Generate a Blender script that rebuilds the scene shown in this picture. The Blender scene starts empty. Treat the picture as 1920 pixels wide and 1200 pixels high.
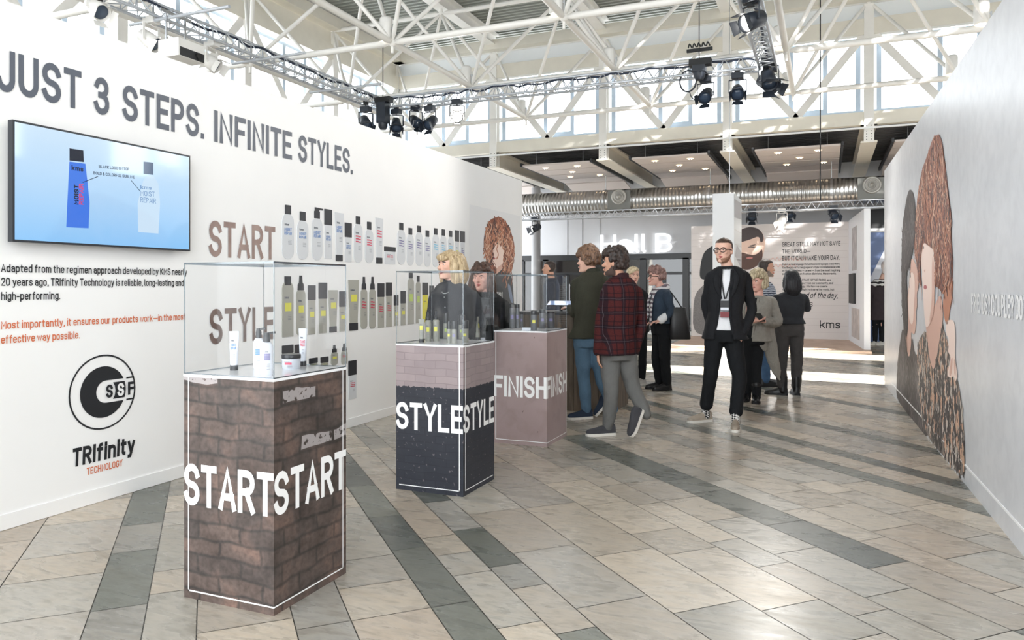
import bpy, math, random
from math import sin, cos, pi, radians
from mathutils import Vector, Matrix
SC = bpy.context.scene
COL = SC.collection
# ---------------------------------------------------------------- camera
FPX = 1400.0; HY = 537.0; CH = 1.38
TH = radians(22.8); CT = cos(TH); ST = sin(TH)
cd = bpy.data.cameras.new('camera'); cam = bpy.data.objects.new('camera', cd); COL.objects.link(cam)
cam.location = (0, 0, CH); cam.rotation_euler = (pi/2, 0, TH)
cd.sensor_width = 36.0; cd.lens = FPX/1920*36; cd.shift_y = -(600-HY)/1920.0
cd.clip_start = .05; cd.clip_end = 400
SC.camera = cam
# ---------------------------------------------------------------- world, sun, exposure
w = bpy.data.worlds.new('overcast_sky'); SC.world = w; w.use_nodes = True
bg = w.node_tree.nodes['Background']; bg.inputs[0].default_value = (.93, .97, 1.0, 1); bg.inputs[1].default_value = 2.4
sd = bpy.data.lights.new('sun', 'SUN'); sun = bpy.data.objects.new('sun', sd); COL.objects.link(sun)
sd.energy = 20.0; sd.angle = radians(.5); sd.color = (1, .97, .92)
SUN = Vector((-1.0, .09, -.52)).normalized()
sun.rotation_euler = SUN.to_track_quat('-Z', 'Y').to_euler()
SC.view_settings.view_transform = 'Standard'; SC.view_settings.look = 'None'
SC.view_settings.exposure = 1.2; SC.view_settings.gamma = 1.0; SC.view_settings.use_curve_mapping = False
SC.cycles.max_bounces = 10; SC.cycles.diffuse_bounces = 5; SC.cycles.glossy_bounces = 5
SC.cycles.transparent_max_bounces = 24; SC.cycles.transmission_bounces = 6
SC.cycles.use_denoising = True; SC.cycles.sample_clamp_indirect = 6.0
SC.cycles.caustics_reflective = False; SC.cycles.caustics_refractive = False

# ---------------------------------------------------------------- measuring helpers
def ray(px, py):
    a = (px-960)/FPX
    return Vector((a*CT-ST, a*ST+CT, (HY-py)/FPX))
EYE = Vector((0, 0, CH))
def at_d(px, py, d): return EYE+ray(px, py)*d
def on_z(px, py, z=0.0):
    r = ray(px, py); return EYE+r*((z-CH)/r.z)
def on_x(px, py, X):
    r = ray(px, py); return EYE+r*(X/r.x)
def on_y(px, py, Y):
    r = ray(px, py); return EYE+r*(Y/r.y)

# ---------------------------------------------------------------- materials
def lin(c): return c/12.92 if c <= .04045 else ((c+.055)/1.055)**2.4
def rgb(r, g, b): return (lin(r/255), lin(g/255), lin(b/255), 1)
MATS = {}
def nd(t, kind, **kw):
    n = t.nodes.new(kind)
    for k, v in kw.items(): setattr(n, k, v)
    return n
def mat(name, col, rough=.5, metal=0., noise=0., nscale=20., bump=0., bscale=60., spec=.5, emit=None, estr=0., stretch=None, coat=0.):
    """plain procedural surface: base colour with a little noise in value and an optional noise bump"""
    if name in MATS: return MATS[name]
    m = bpy.data.materials.new(name); m.use_nodes = True; t = m.node_tree
    b = t.nodes['Principled BSDF']
    b.inputs['Base Color'].default_value = col; b.inputs['Roughness'].default_value = rough
    b.inputs['Metallic'].default_value = metal; b.inputs['Specular IOR Level'].default_value = spec
    if coat: b.inputs['Coat Weight'].default_value = coat; b.inputs['Coat Roughness'].default_value = .08
    if emit:
        b.inputs['Emission Color'].default_value = emit; b.inputs['Emission Strength'].default_value = estr
    tc = nd(t, 'ShaderNodeTexCoord'); vec = tc.outputs['Object']
    if stretch:
        mp = nd(t, 'ShaderNodeMapping'); mp.inputs['Scale'].default_value = stretch
        t.links.new(vec, mp.inputs['Vector']); vec = mp.outputs['Vector']
    if noise:
        n = nd(t, 'ShaderNodeTexNoise'); n.inputs['Scale'].default_value = nscale; n.inputs['Detail'].default_value = 5
        t.links.new(vec, n.inputs['Vector'])
        mr = nd(t, 'ShaderNodeMapRange'); mr.inputs['From Min'].default_value = .25; mr.inputs['From Max'].default_value = .75
        mr.inputs['To Min'].default_value = 1-noise; mr.inputs['To Max'].default_value = 1+noise
        t.links.new(n.outputs['Fac'], mr.inputs['Value'])
        mx = nd(t, 'ShaderNodeMix', data_type='RGBA', blend_type='MULTIPLY'); mx.inputs['Factor'].default_value = 1
        mx.inputs[6].default_value = col; t.links.new(mr.outputs[0], mx.inputs[7]); t.links.new(mx.outputs[2], b.inputs['Base Color'])
    if bump:
        n2 = nd(t, 'ShaderNodeTexNoise'); n2.inputs['Scale'].default_value = bscale; n2.inputs['Detail'].default_value = 3
        t.links.new(vec, n2.inputs['Vector'])
        bp = nd(t, 'ShaderNodeBump'); bp.inputs['Strength'].default_value = bump; bp.inputs['Distance'].default_value = .01
        t.links.new(n2.outputs['Fac'], bp.inputs['Height']); t.links.new(bp.outputs[0], b.inputs['Normal'])
    MATS[name] = m
    return m
def ramp(t, fac, stops, interp='LINEAR'):
    r = nd(t, 'ShaderNodeValToRGB'); r.color_ramp.interpolation = interp
    e = r.color_ramp.elements
    while len(e) < len(stops): e.new(.5)
    for k, (p, c) in enumerate(stops): e[k].position = p; e[k].color = c
    t.links.new(fac, r.inputs['Fac']); return r.outputs['Color']
def noise_node(t, vec, scale, detail=5, dist=0.):
    n = nd(t, 'ShaderNodeTexNoise'); n.inputs['Scale'].default_value = scale; n.inputs['Detail'].default_value = detail
    n.inputs['Distortion'].default_value = dist
    if vec is not None: t.links.new(vec, n.inputs['Vector'])
    return n.outputs['Fac']
def mixc(t, fac, a, b, blend='MIX'):
    m = nd(t, 'ShaderNodeMix', data_type='RGBA', blend_type=blend)
    for s, v in ((0, fac), (6, a), (7, b)):
        if hasattr(v, 'is_linked') or isinstance(v, bpy.types.NodeSocket): t.links.new(v, m.inputs[s])
        else: m.inputs[s].default_value = v
    return m.outputs[2]
def math_n(t, op, a, b=None, c=None):
    m = nd(t, 'ShaderNodeMath', operation=op)
    for i, v in enumerate((a, b, c)):
        if v is None: continue
        if isinstance(v, bpy.types.NodeSocket): t.links.new(v, m.inputs[i])
        else: m.inputs[i].default_value = v
    return m.outputs[0]
def clear(name, tint, gloss=.06, rough=.02):
    """thin clear sheet: see-through with a grazing reflection"""
    m = bpy.data.materials.new(name); m.use_nodes = True; t = m.node_tree; t.nodes.clear()
    o = nd(t, 'ShaderNodeOutputMaterial'); tr = nd(t, 'ShaderNodeBsdfTransparent'); tr.inputs[0].default_value = tint
    g = nd(t, 'ShaderNodeBsdfGlossy'); g.inputs['Roughness'].default_value = rough
    lw = nd(t, 'ShaderNodeLayerWeight'); lw.inputs['Blend'].default_value = .25
    f = math_n(t, 'MULTIPLY_ADD', lw.outputs['Fresnel'], .8, gloss-.03)
    mx = nd(t, 'ShaderNodeMixShader'); t.links.new(f, mx.inputs[0]); t.links.new(tr.outputs[0], mx.inputs[1]); t.links.new(g.outputs[0], mx.inputs[2])
    t.links.new(mx.outputs[0], o.inputs[0]); MATS[name] = m
    return m

# ---------------------------------------------------------------- mesh builder
class MB:
    def __init__(s): s.v = []; s.f = []; s.m = []; s.uv = {}; s.sm = []
    def add(s, vs, fs, m=0, smooth=False, uvs=None):
        o = len(s.v); s.v += [tuple(p) for p in vs]
        for k, f in enumerate(fs):
            if uvs: s.uv[len(s.f)] = uvs[k]
            s.f.append([i+o for i in f]); s.m.append(m); s.sm.append(smooth)
    def box(s, a, b, m=0, M=None):
        (x0, y0, z0), (x1, y1, z1) = a, b
        vs = [Vector(p) for p in ((x0,y0,z0),(x1,y0,z0),(x1,y1,z0),(x0,y1,z0),(x0,y0,z1),(x1,y0,z1),(x1,y1,z1),(x0,y1,z1))]
        if M is not None: vs = [M @ p for p in vs]
        s.add(vs, [(0,3,2,1),(4,5,6,7),(0,1,5,4),(1,2,6,5),(2,3,7,6),(3,0,4,7)], m); return s
    def bar(s, p, q, wx, wz, m=0, up=(0,0,1)):
        """square bar from p to q, wx wide across and wz deep along 'up'"""
        p = Vector(p); q = Vector(q); d = (q-p).normalized(); u = Vector(up)
        if abs(d.dot(u)) > .97: u = Vector((0,1,0))
        x = d.cross(u).normalized(); u = x.cross(d).normalized()
        c = [p+x*(sx*wx/2)+u*(su*wz/2) for sx, su in ((-1,-1),(1,-1),(1,1),(-1,1))]
        e = [v+(q-p) for v in c]
        s.add(c+e, [(0,1,2,3),(7,6,5,4),(0,4,5,1),(1,5,6,2),(2,6,7,3),(3,7,4,0)], m); return s
    def tube(s, p, q, r0, r1=None, n=10, m=0, caps=True):
        r1 = r0 if r1 is None else r1; p = Vector(p); q = Vector(q); d = (q-p).normalized()
        u = Vector((0,0,1)) if abs(d.z) < .95 else Vector((1,0,0)); x = d.cross(u).normalized(); y = d.cross(x)
        ring = [x*cos(2*pi*k/n)+y*sin(2*pi*k/n) for k in range(n)]
        vs = [p+r*r0 for r in ring]+[q+r*r1 for r in ring]
        s.add(vs, [(k, (k+1) % n, n+(k+1) % n, n+k) for k in range(n)], m, True)
        if caps: s.add(vs, [tuple(range(n))[::-1], tuple(range(n, 2*n))], m)
        return s
    def lathe(s, prof, c=(0,0,0), n=20, m=0, sx=1., sy=1., M=None):
        """prof: [(r, z)] bottom to top; sx, sy squash the round"""
        vs = []; L = len(prof)
        for r, z in prof:
            for k in range(n):
                p = Vector((r*cos(2*pi*k/n)*sx, r*sin(2*pi*k/n)*sy, z))
                if M is not None: p = M @ p
                vs.append(p+Vector(c))
        fs = [(i*n+k, i*n+(k+1) % n, (i+1)*n+(k+1) % n, (i+1)*n+k) for i in range(L-1) for k in range(n)]
        s.add(vs, fs, m, True); s.add(vs, [tuple(range(n))[::-1], tuple(range((L-1)*n, L*n))], m); return s
    def ball(s, c, r, n=12, m=0, M=None, hi=8):
        rx, ry, rz = (r, r, r) if not hasattr(r, '__len__') else r
        c = Vector(c); vs = []; 
        for i in range(hi+1):
            a = -pi/2+pi*i/hi; rr = max(cos(a), .02)
            for k in range(n):
                p = Vector((rx*rr*cos(2*pi*k/n), ry*rr*sin(2*pi*k/n), rz*sin(a)))
                if M is not None: p = M @ p
                vs.append(c+p)
        fs = [(i*n+k, i*n+(k+1) % n, (i+1)*n+(k+1) % n, (i+1)*n+k) for i in range(hi) for k in range(n)]
        s.add(vs, fs+[tuple(range(n))[::-1], tuple(range(hi*n, hi*n+n))], m, True); return s
    def rings(s, rs, m=0, smooth=True, caps=True):
        n = len(rs[0]); vs = [p for r in rs for p in r]
        s.add(vs, [(i*n+k, i*n+(k+1) % n, (i+1)*n+(k+1) % n, (i+1)*n+k) for i in range(len(rs)-1) for k in range(n)], m, smooth)
        if caps: s.add(vs, [tuple(range(n))[::-1], tuple(range((len(rs)-1)*n, len(rs)*n))], m, smooth)
        return s
    def chain(s, pts, rads, n=12, sub=4, m=0, flat=1.0, fax=None):
        """smooth tapered limb through pts; flat squashes it along the direction fax"""
        P = [Vector(p) for p in pts]; L = len(P); C = []
        for i in range(L-1):
            p0 = P[max(i-1, 0)]; p1 = P[i]; p2 = P[i+1]; p3 = P[min(i+2, L-1)]
            for k in range(sub):
                u = k/sub
                q = .5*((2*p1)+(p2-p0)*u+(2*p0-5*p1+4*p2-p3)*u*u+(3*p1-p0-3*p2+p3)*u**3)
                C.append((q, rads[i]+(rads[i+1]-rads[i])*(3*u*u-2*u**3)))
        C.append((P[-1], rads[-1]))
        d0 = (C[1][0]-C[0][0]).normalized(); d1 = (C[-1][0]-C[-2][0]).normalized()
        r0 = C[0][1]; r1 = C[-1][1]
        C = [(C[0][0]-d0*r0*.85, r0*.3), (C[0][0]-d0*r0*.5, r0*.8)]+C+[(C[-1][0]+d1*r1*.5, r1*.8), (C[-1][0]+d1*r1*.85, r1*.3)]
        rs = []; x = None
        for i, (q, r) in enumerate(C):
            d = (C[min(i+1, len(C)-1)][0]-C[max(i-1, 0)][0]).normalized()
            if fax is not None:
                y = Vector(fax); y = (y-d*y.dot(d)).normalized(); x = y.cross(d)
            else:
                if x is None:
                    u = Vector((0,0,1)) if abs(d.z) < .9 else Vector((0,1,0)); x = d.cross(u)
                x = (x-d*x.dot(d)).normalized(); y = d.cross(x)
            rs.append([q+x*(r*cos(2*pi*k/n))+y*(r*flat*sin(2*pi*k/n)) for k in range(n)])
        return s.rings(rs, m)
    def ribbon(s, pts, wd, fn, m=0, closed=False, cap=True):
        """flat stroke of width wd along 2-D pts, placed by fn(x, y)"""
        P = [Vector((p[0], p[1])) for p in pts]
        Q = [P[0]]
        for p in P[1:]:
            if (p-Q[-1]).length > 1e-5: Q.append(p)
        P = Q; n = len(P)
        if closed and (P[0]-P[-1]).length < 1e-5: P = P[:-1]; n -= 1
        if not closed and cap:
            P[0] = P[0]-(P[1]-P[0]).normalized()*wd/2; P[-1] = P[-1]+(P[-1]-P[-2]).normalized()*wd/2
        L = []; R = []
        for i in range(n):
            a = P[(i-1) % n] if (closed or i) else P[i]; b = P[(i+1) % n] if (closed or i < n-1) else P[i]
            d1 = (P[i]-a); d2 = (b-P[i])
            if d1.length < 1e-6: d1 = d2
            if d2.length < 1e-6: d2 = d1
            d1 = d1.normalized(); d2 = d2.normalized()
            n1 = Vector((-d1.y, d1.x)); n2 = Vector((-d2.y, d2.x)); nn = n1+n2
            if nn.length < 1e-4: nn = n1
            nn = nn.normalized(); k = 1/max(nn.dot(n1), .72)
            L.append(P[i]+nn*(wd/2*k)); R.append(P[i]-nn*(wd/2*k))
        vs = [fn(p.x, p.y) for p in L]+[fn(p.x, p.y) for p in R]
        e = n if closed else n-1
        s.add(vs, [(i, n+i, n+(i+1) % n, (i+1) % n) for i in range(e)], m); return s
    def build(s, name, mats, parent=None):
        me = bpy.data.meshes.new(name); me.from_pydata(s.v, [], s.f)
        if not isinstance(mats, (list, tuple)): mats = [mats]
        for q in mats: me.materials.append(q)
        if len(mats) > 1: me.polygons.foreach_set('material_index', s.m)
        me.polygons.foreach_set('use_smooth', s.sm)
        if s.uv:
            ul = me.uv_layers.new(name='map')
            for p in me.polygons:
                u = s.uv.get(p.index)
                if u:
                    for k, li in enumerate(p.loop_indices): ul.data[li].uv = u[k]
        return link(name, me, parent)
def link(name, me, parent=None):
    o = bpy.data.objects.new(name, me); COL.objects.link(o)
    if parent is not None: o.parent = parent
    return o
def thing(name, label, cat, loc=(0,0,0), rz=0., group=None):
    o = bpy.data.objects.new(name, None); COL.objects.link(o); o.empty_display_size = .1
    o.location = loc; o.rotation_euler = (0, 0, rz); tag(o, label, cat, group); return o
def tag(o, label=None, cat=None, group=None, kind=None):
    if label: o['label'] = label
    if cat: o['category'] = cat
    if group: o['group'] = group
    if kind: o['kind'] = kind
    return o
def struct(o, label=None, cat=None): return tag(o, label, cat, None, 'structure')
def dup(root, loc, rz=None, label=None):
    r = root.copy(); COL.objects.link(r); r.location = loc
    if rz is not None: r.rotation_euler = (0, 0, rz)
    if label: r['label'] = label
    for ch in list(root.children):
        c = ch.copy(); COL.objects.link(c); c.parent = r
        for g in ch.children:
            q = g.copy(); COL.objects.link(q); q.parent = c
    return r
def fuse(mb, name, m, parent=None, vox=.008, smooth=2, disp=0., dscale=.12, seed=0):
    """melt the overlapping pieces of mb into one continuous skin"""
    me = bpy.data.meshes.new(name); me.from_pydata(mb.v, [], mb.f)
    o = bpy.data.objects.new('melt', me); COL.objects.link(o)
    r = o.modifiers.new('r', 'REMESH'); r.mode = 'VOXEL'; r.voxel_size = vox; r.use_smooth_shade = True
    if smooth:
        q = o.modifiers.new('s', 'SMOOTH'); q.iterations = smooth; q.factor = .5
    if disp:
        tx = bpy.data.textures.new('folds', 'CLOUDS'); tx.noise_scale = dscale; tx.noise_depth = 1
        d = o.modifiers.new('d', 'DISPLACE'); d.texture = tx; d.strength = disp; d.mid_level = .5
    dg = bpy.context.evaluated_depsgraph_get(); dg.update()
    out = bpy.data.meshes.new_from_object(o.evaluated_get(dg))
    bpy.data.objects.remove(o); bpy.data.meshes.remove(me)
    out.name = name; out.materials.clear(); out.materials.append(m)
    out.polygons.foreach_set('use_smooth', [True]*len(out.polygons))
    return link(name, out, parent)

# ---------------------------------------------------------------- stroke lettering (condensed engineering capitals)
def A_(cx, cy, rx, ry, a0, a1, n=10):
    return [(cx+rx*cos(radians(a0+(a1-a0)*k/n)), cy+ry*sin(radians(a0+(a1-a0)*k/n))) for k in range(n+1)]
X_ = .70                                      # x-height
def bowl(x0, x1, y0, y1): return A_((x0+x1)/2, y1-.2, (x1-x0)/2, .2, 180, 0)+A_((x0+x1)/2, y0+.2, (x1-x0)/2, .2, 0, -180)
G = {  # glyph: (width, [strokes]) ; x runs 0..1 over the width, y is 0..1 over the cap height
 'A': (.50, [[(0,0),(.5,1),(1,0)], [(.17,.28),(.83,.28)]]),
 'B': (.46, [[(0,0),(0,1)], [(0,1),(.5,1)]+A_(.5,.765,.45,.235,90,-90)+[(0,.53)], [(0,.53),(.5,.53)]+A_(.5,.265,.5,.265,90,-90)+[(0,0)]]),
 'C': (.46, [A_(.5,.72,.5,.28,8,180)+A_(.5,.28,.5,.28,180,352)]),
 'D': (.46, [[(0,0),(0,1)], [(0,1),(.45,1)]+A_(.45,.7,.55,.3,90,0)+A_(.45,.3,.55,.3,0,-90)+[(0,0)]]),
 'E': (.40, [[(1,1),(0,1),(0,0),(1,0)], [(0,.52),(.85,.52)]]),
 'F': (.40, [[(1,1),(0,1),(0,0)], [(0,.5),(.85,.5)]]),
 'G': (.46, [A_(.5,.72,.5,.28,8,180)+A_(.5,.28,.5,.28,180,360)+[(1,.48),(.6,.48)]]),
 'H': (.46, [[(0,0),(0,1)], [(1,0),(1,1)], [(0,.5),(1,.5)]]),
 'I': (.0, [[(0,0),(0,1)]]),
 'J': (.40, [[(1,1),(1,.28)]+A_(.5,.28,.5,.28,0,-165)]),
 'K': (.46, [[(0,0),(0,1)], [(1,1),(0,.38)], [(.3,.55),(1,0)]]),
 'L': (.38, [[(0,1),(0,0),(1,0)]]),
 'M': (.58, [[(0,0),(0,1),(.5,.35),(1,1),(1,0)]]),
 'N': (.48, [[(0,0),(0,1),(1,0),(1,1)]]),
 'O': (.46, [A_(.5,.72,.5,.28,180,0)+A_(.5,.28,.5,.28,0,-180)+[(0,.72)]]),
 'P': (.44, [[(0,0),(0,1)], [(0,1),(.5,1)]+A_(.5,.735,.5,.265,90,-90)+[(0,.47)]]),
 'Q': (.46, [A_(.5,.72,.5,.28,180,0)+A_(.5,.28,.5,.28,0,-180)+[(0,.72)], [(.6,.25),(1,-.05)]]),
 'R': (.46, [[(0,0),(0,1)], [(0,1),(.5,1)]+A_(.5,.745,.5,.255,90,-90)+[(0,.49)], [(.5,.49),(1,0)]]),
 'S': (.46, [A_(.5,.75,.48,.25,12,245)+A_(.5,.25,.5,.25,65,-168)]),
 'T': (.44, [[(0,1),(1,1)], [(.5,1),(.5,0)]]),
 'U': (.46, [[(0,1),(0,.28)]+A_(.5,.28,.5,.28,180,360)+[(1,1)]]),
 'V': (.48, [[(0,1),(.5,0),(1,1)]]),
 'W': (.70, [[(0,1),(.25,0),(.5,.9),(.75,0),(1,1)]]),
 'X': (.46, [[(0,0),(1,1)], [(0,1),(1,0)]]),
 'Y': (.46, [[(0,1),(.5,.45),(1,1)], [(.5,.45),(.5,0)]]),
 'Z': (.42, [[(0,1),(1,1),(0,0),(1,0)]]),
 '0': (.44, [A_(.5,.72,.5,.28,180,0)+A_(.5,.28,.5,.28,0,-180)+[(0,.72)]]),
 '1': (.22, [[(0,.8),(1,1),(1,0)]]),
 '2': (.44, [A_(.5,.74,.5,.26,170,-35)+[(0,0),(1,0)]]),
 '3': (.44, [A_(.48,.765,.46,.235,165,-90)+[(.35,.53)], [(.35,.53)]+A_(.48,.265,.52,.265,90,-168)]),
 '.': (.0, [[(0,.0),(0,.001)]]), ',': (.04, [[(1,0.02),(0,-.14)]]), '?': (.40, [A_(.5,.76,.5,.24,170,-60)+[(.5,.42),(.5,.28)], [(.5,0),(.5,.001)]]),
 '-': (.26, [[(0,.40),(1,.40)]]), '_': (.75, [[(0,.40),(1,.40)]]), "'": (.0, [[(0,1),(0,.8)]]),
 '&': (.5, [[(1,0),(.15,.7)]+A_(.45,.8,.3,.2,200,-20)+[(.1,.35)]+A_(.42,.22,.4,.22,160,300)+[(1,.4)]]),
 'a': (.38, [A_(.5,X_-.2,.5,.2,160,0)+[(1,0)], [(1,.42),(.5,.42)]+A_(.5,.21,.5,.21,90,270)+[(1,.0)]]),
 'b': (.40, [[(0,1),(0,0)], A_(.5,X_-.2,.5,.2,180,0)+A_(.5,.2,.5,.2,0,-180)]),
 'c': (.36, [A_(.5,X_-.2,.5,.2,15,180)+A_(.5,.2,.5,.2,180,345)]),
 'd': (.40, [[(1,1),(1,0)], A_(.5,X_-.2,.5,.2,0,180)+A_(.5,.2,.5,.2,180,360)]),
 'e': (.40, [[(0,.36),(1,.36)], [(1,.36),(1,X_-.2)]+A_(.5,X_-.2,.5,.2,0,180)+A_(.5,.2,.5,.2,180,330)]),
 'f': (.28, [[(.35,0),(.35,.82)]+A_(.85,.82,.5,.18,180,90), [(0,X_),(.95,X_)]]),
 'g': (.40, [[(1,X_),(1,-.1)]+A_(.5,-.1,.5,.17,0,-160), A_(.5,X_-.2,.5,.2,0,180)+A_(.5,.2,.5,.2,180,360)]),
 'h': (.40, [[(0,1),(0,0)], A_(.5,X_-.2,.5,.2,180,0)+[(1,0)]]),
 'i': (.0, [[(0,0),(0,X_)], [(0,.96),(0,1)]]), 'j': (.1, [[(1,X_),(1,-.15),(0,-.25)], [(1,.96),(1,1)]]),
 'k': (.38, [[(0,0),(0,1)], [(1,X_),(0,.28)], [(.35,.42),(1,0)]]),
 'l': (.05, [[(0,1),(0,.08),(1,0)]]),
 'm': (.64, [[(0,0),(0,X_)], A_(.25,X_-.16,.25,.16,180,0)+[(.5,0)], A_(.75,X_-.16,.25,.16,180,0)+[(1,0)]]),
 'n': (.40, [[(0,0),(0,X_)], A_(.5,X_-.2,.5,.2,180,0)+[(1,0)]]),
 'o': (.40, [bowl(0,1,0,X_)+[(0,X_-.2)]]),
 'p': (.40, [[(0,X_),(0,-.27)], A_(.5,X_-.2,.5,.2,180,0)+A_(.5,.2,.5,.2,0,-180)]),
 'r': (.24, [[(0,0),(0,X_)], A_(.6,X_-.25,.6,.25,180,70)]),
 's': (.36, [A_(.5,X_-.17,.48,.17,15,240)+A_(.5,.18,.5,.18,60,-165)]),
 't': (.26, [[(.35,.92),(.35,.15)]+A_(.8,.15,.45,.15,180,270), [(0,X_),(1,X_)]]),
 'u': (.40, [[(0,X_),(0,.2)]+A_(.5,.2,.5,.2,180,360), [(1,X_),(1,0)]]),
 'v': (.40, [[(0,X_),(.5,0),(1,X_)]]),
 'w': (.58, [[(0,X_),(.25,0),(.5,X_),(.75,0),(1,X_)]]),
 'x': (.38, [[(0,0),(1,X_)], [(0,X_),(1,0)]]),
 'y': (.40, [[(0,X_),(.5,0)], [(1,X_),(.35,-.27),(.05,-.27)]]),
 'z': (.36, [[(0,X_),(1,X_),(0,0),(1,0)]]),
}
def text_width(s, wt, wide=1., gap=.1):
    x = 0.
    for ch in s: x += .24*wide if ch == ' ' else G[ch][0]*wide+wt+gap
    return x-gap
def lettering(mb, s, fn, h, wt=.14, wide=1., gap=.1, m=0, total=None, slant=0.):
    """strokes of s; fn maps metres (x along, y up) to the surface; total: stretch to this length in metres"""
    k = (total/(h*text_width(s, wt, wide, gap))) if total else 1.
    x = 0.; ci = 0; o = fn(0, 0); nrm = (fn(.01, 0)-o).cross(fn(0, .01)-o).normalized(); o2 = (EYE-o); lift = min(.0004, h*.004)
    if nrm.dot(o2) < 0: nrm = -nrm
    for ch in s:
        if ch == ' ': x += .24*wide; continue
        gw, strokes = G[ch]; ci += 1
        for si, st in enumerate(strokes):
            pts = [((x+wt/2+px*gw*wide+slant*py), wt/2+py*(1-wt)) for px, py in st]
            closed = len(pts) > 6 and abs(pts[0][0]-pts[-1][0]) < 1e-4 and abs(pts[0][1]-pts[-1][1]) < 1e-4
            mb.ribbon(pts, wt, lambda a, b: fn(a*h*k, b*h)+nrm*(lift*(si+1+3*(ci % 2))), m, closed)
        x += gw*wide+wt+gap
    return x*h*k
# ================================================================ THE SETTING
WX = -4.292                                   # face of the booth's left wall
S_ = 2.73                                     # space-frame module
YW = 6.05*S_                                  # window wall
XL = -3.71*S_                                 # left hall wall
XR = 9.6
ZL = 5.06; ZU = 7.04
M_wall = mat('white_board', rgb(240, 240, 240), .55, noise=.012, nscale=3)
M_steel = mat('cream_painted_steel', rgb(236, 234, 229), .45, noise=.03, nscale=5)
M_beam = mat('beige_painted_steel', rgb(226, 221, 208), .5, noise=.04, nscale=4)
M_blue = mat('pale_blue_window_frame', rgb(190, 206, 222), .4)
M_black = mat('black_matt', rgb(22, 23, 25), .5)
M_dark = mat('dark_charcoal', rgb(44, 45, 48), .5)
M_alu = mat('aluminium', rgb(190, 192, 195), .3, metal=.9)
M_glass = clear('window_pane_glass', (.97, .985, 1, 1), .05)

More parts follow.
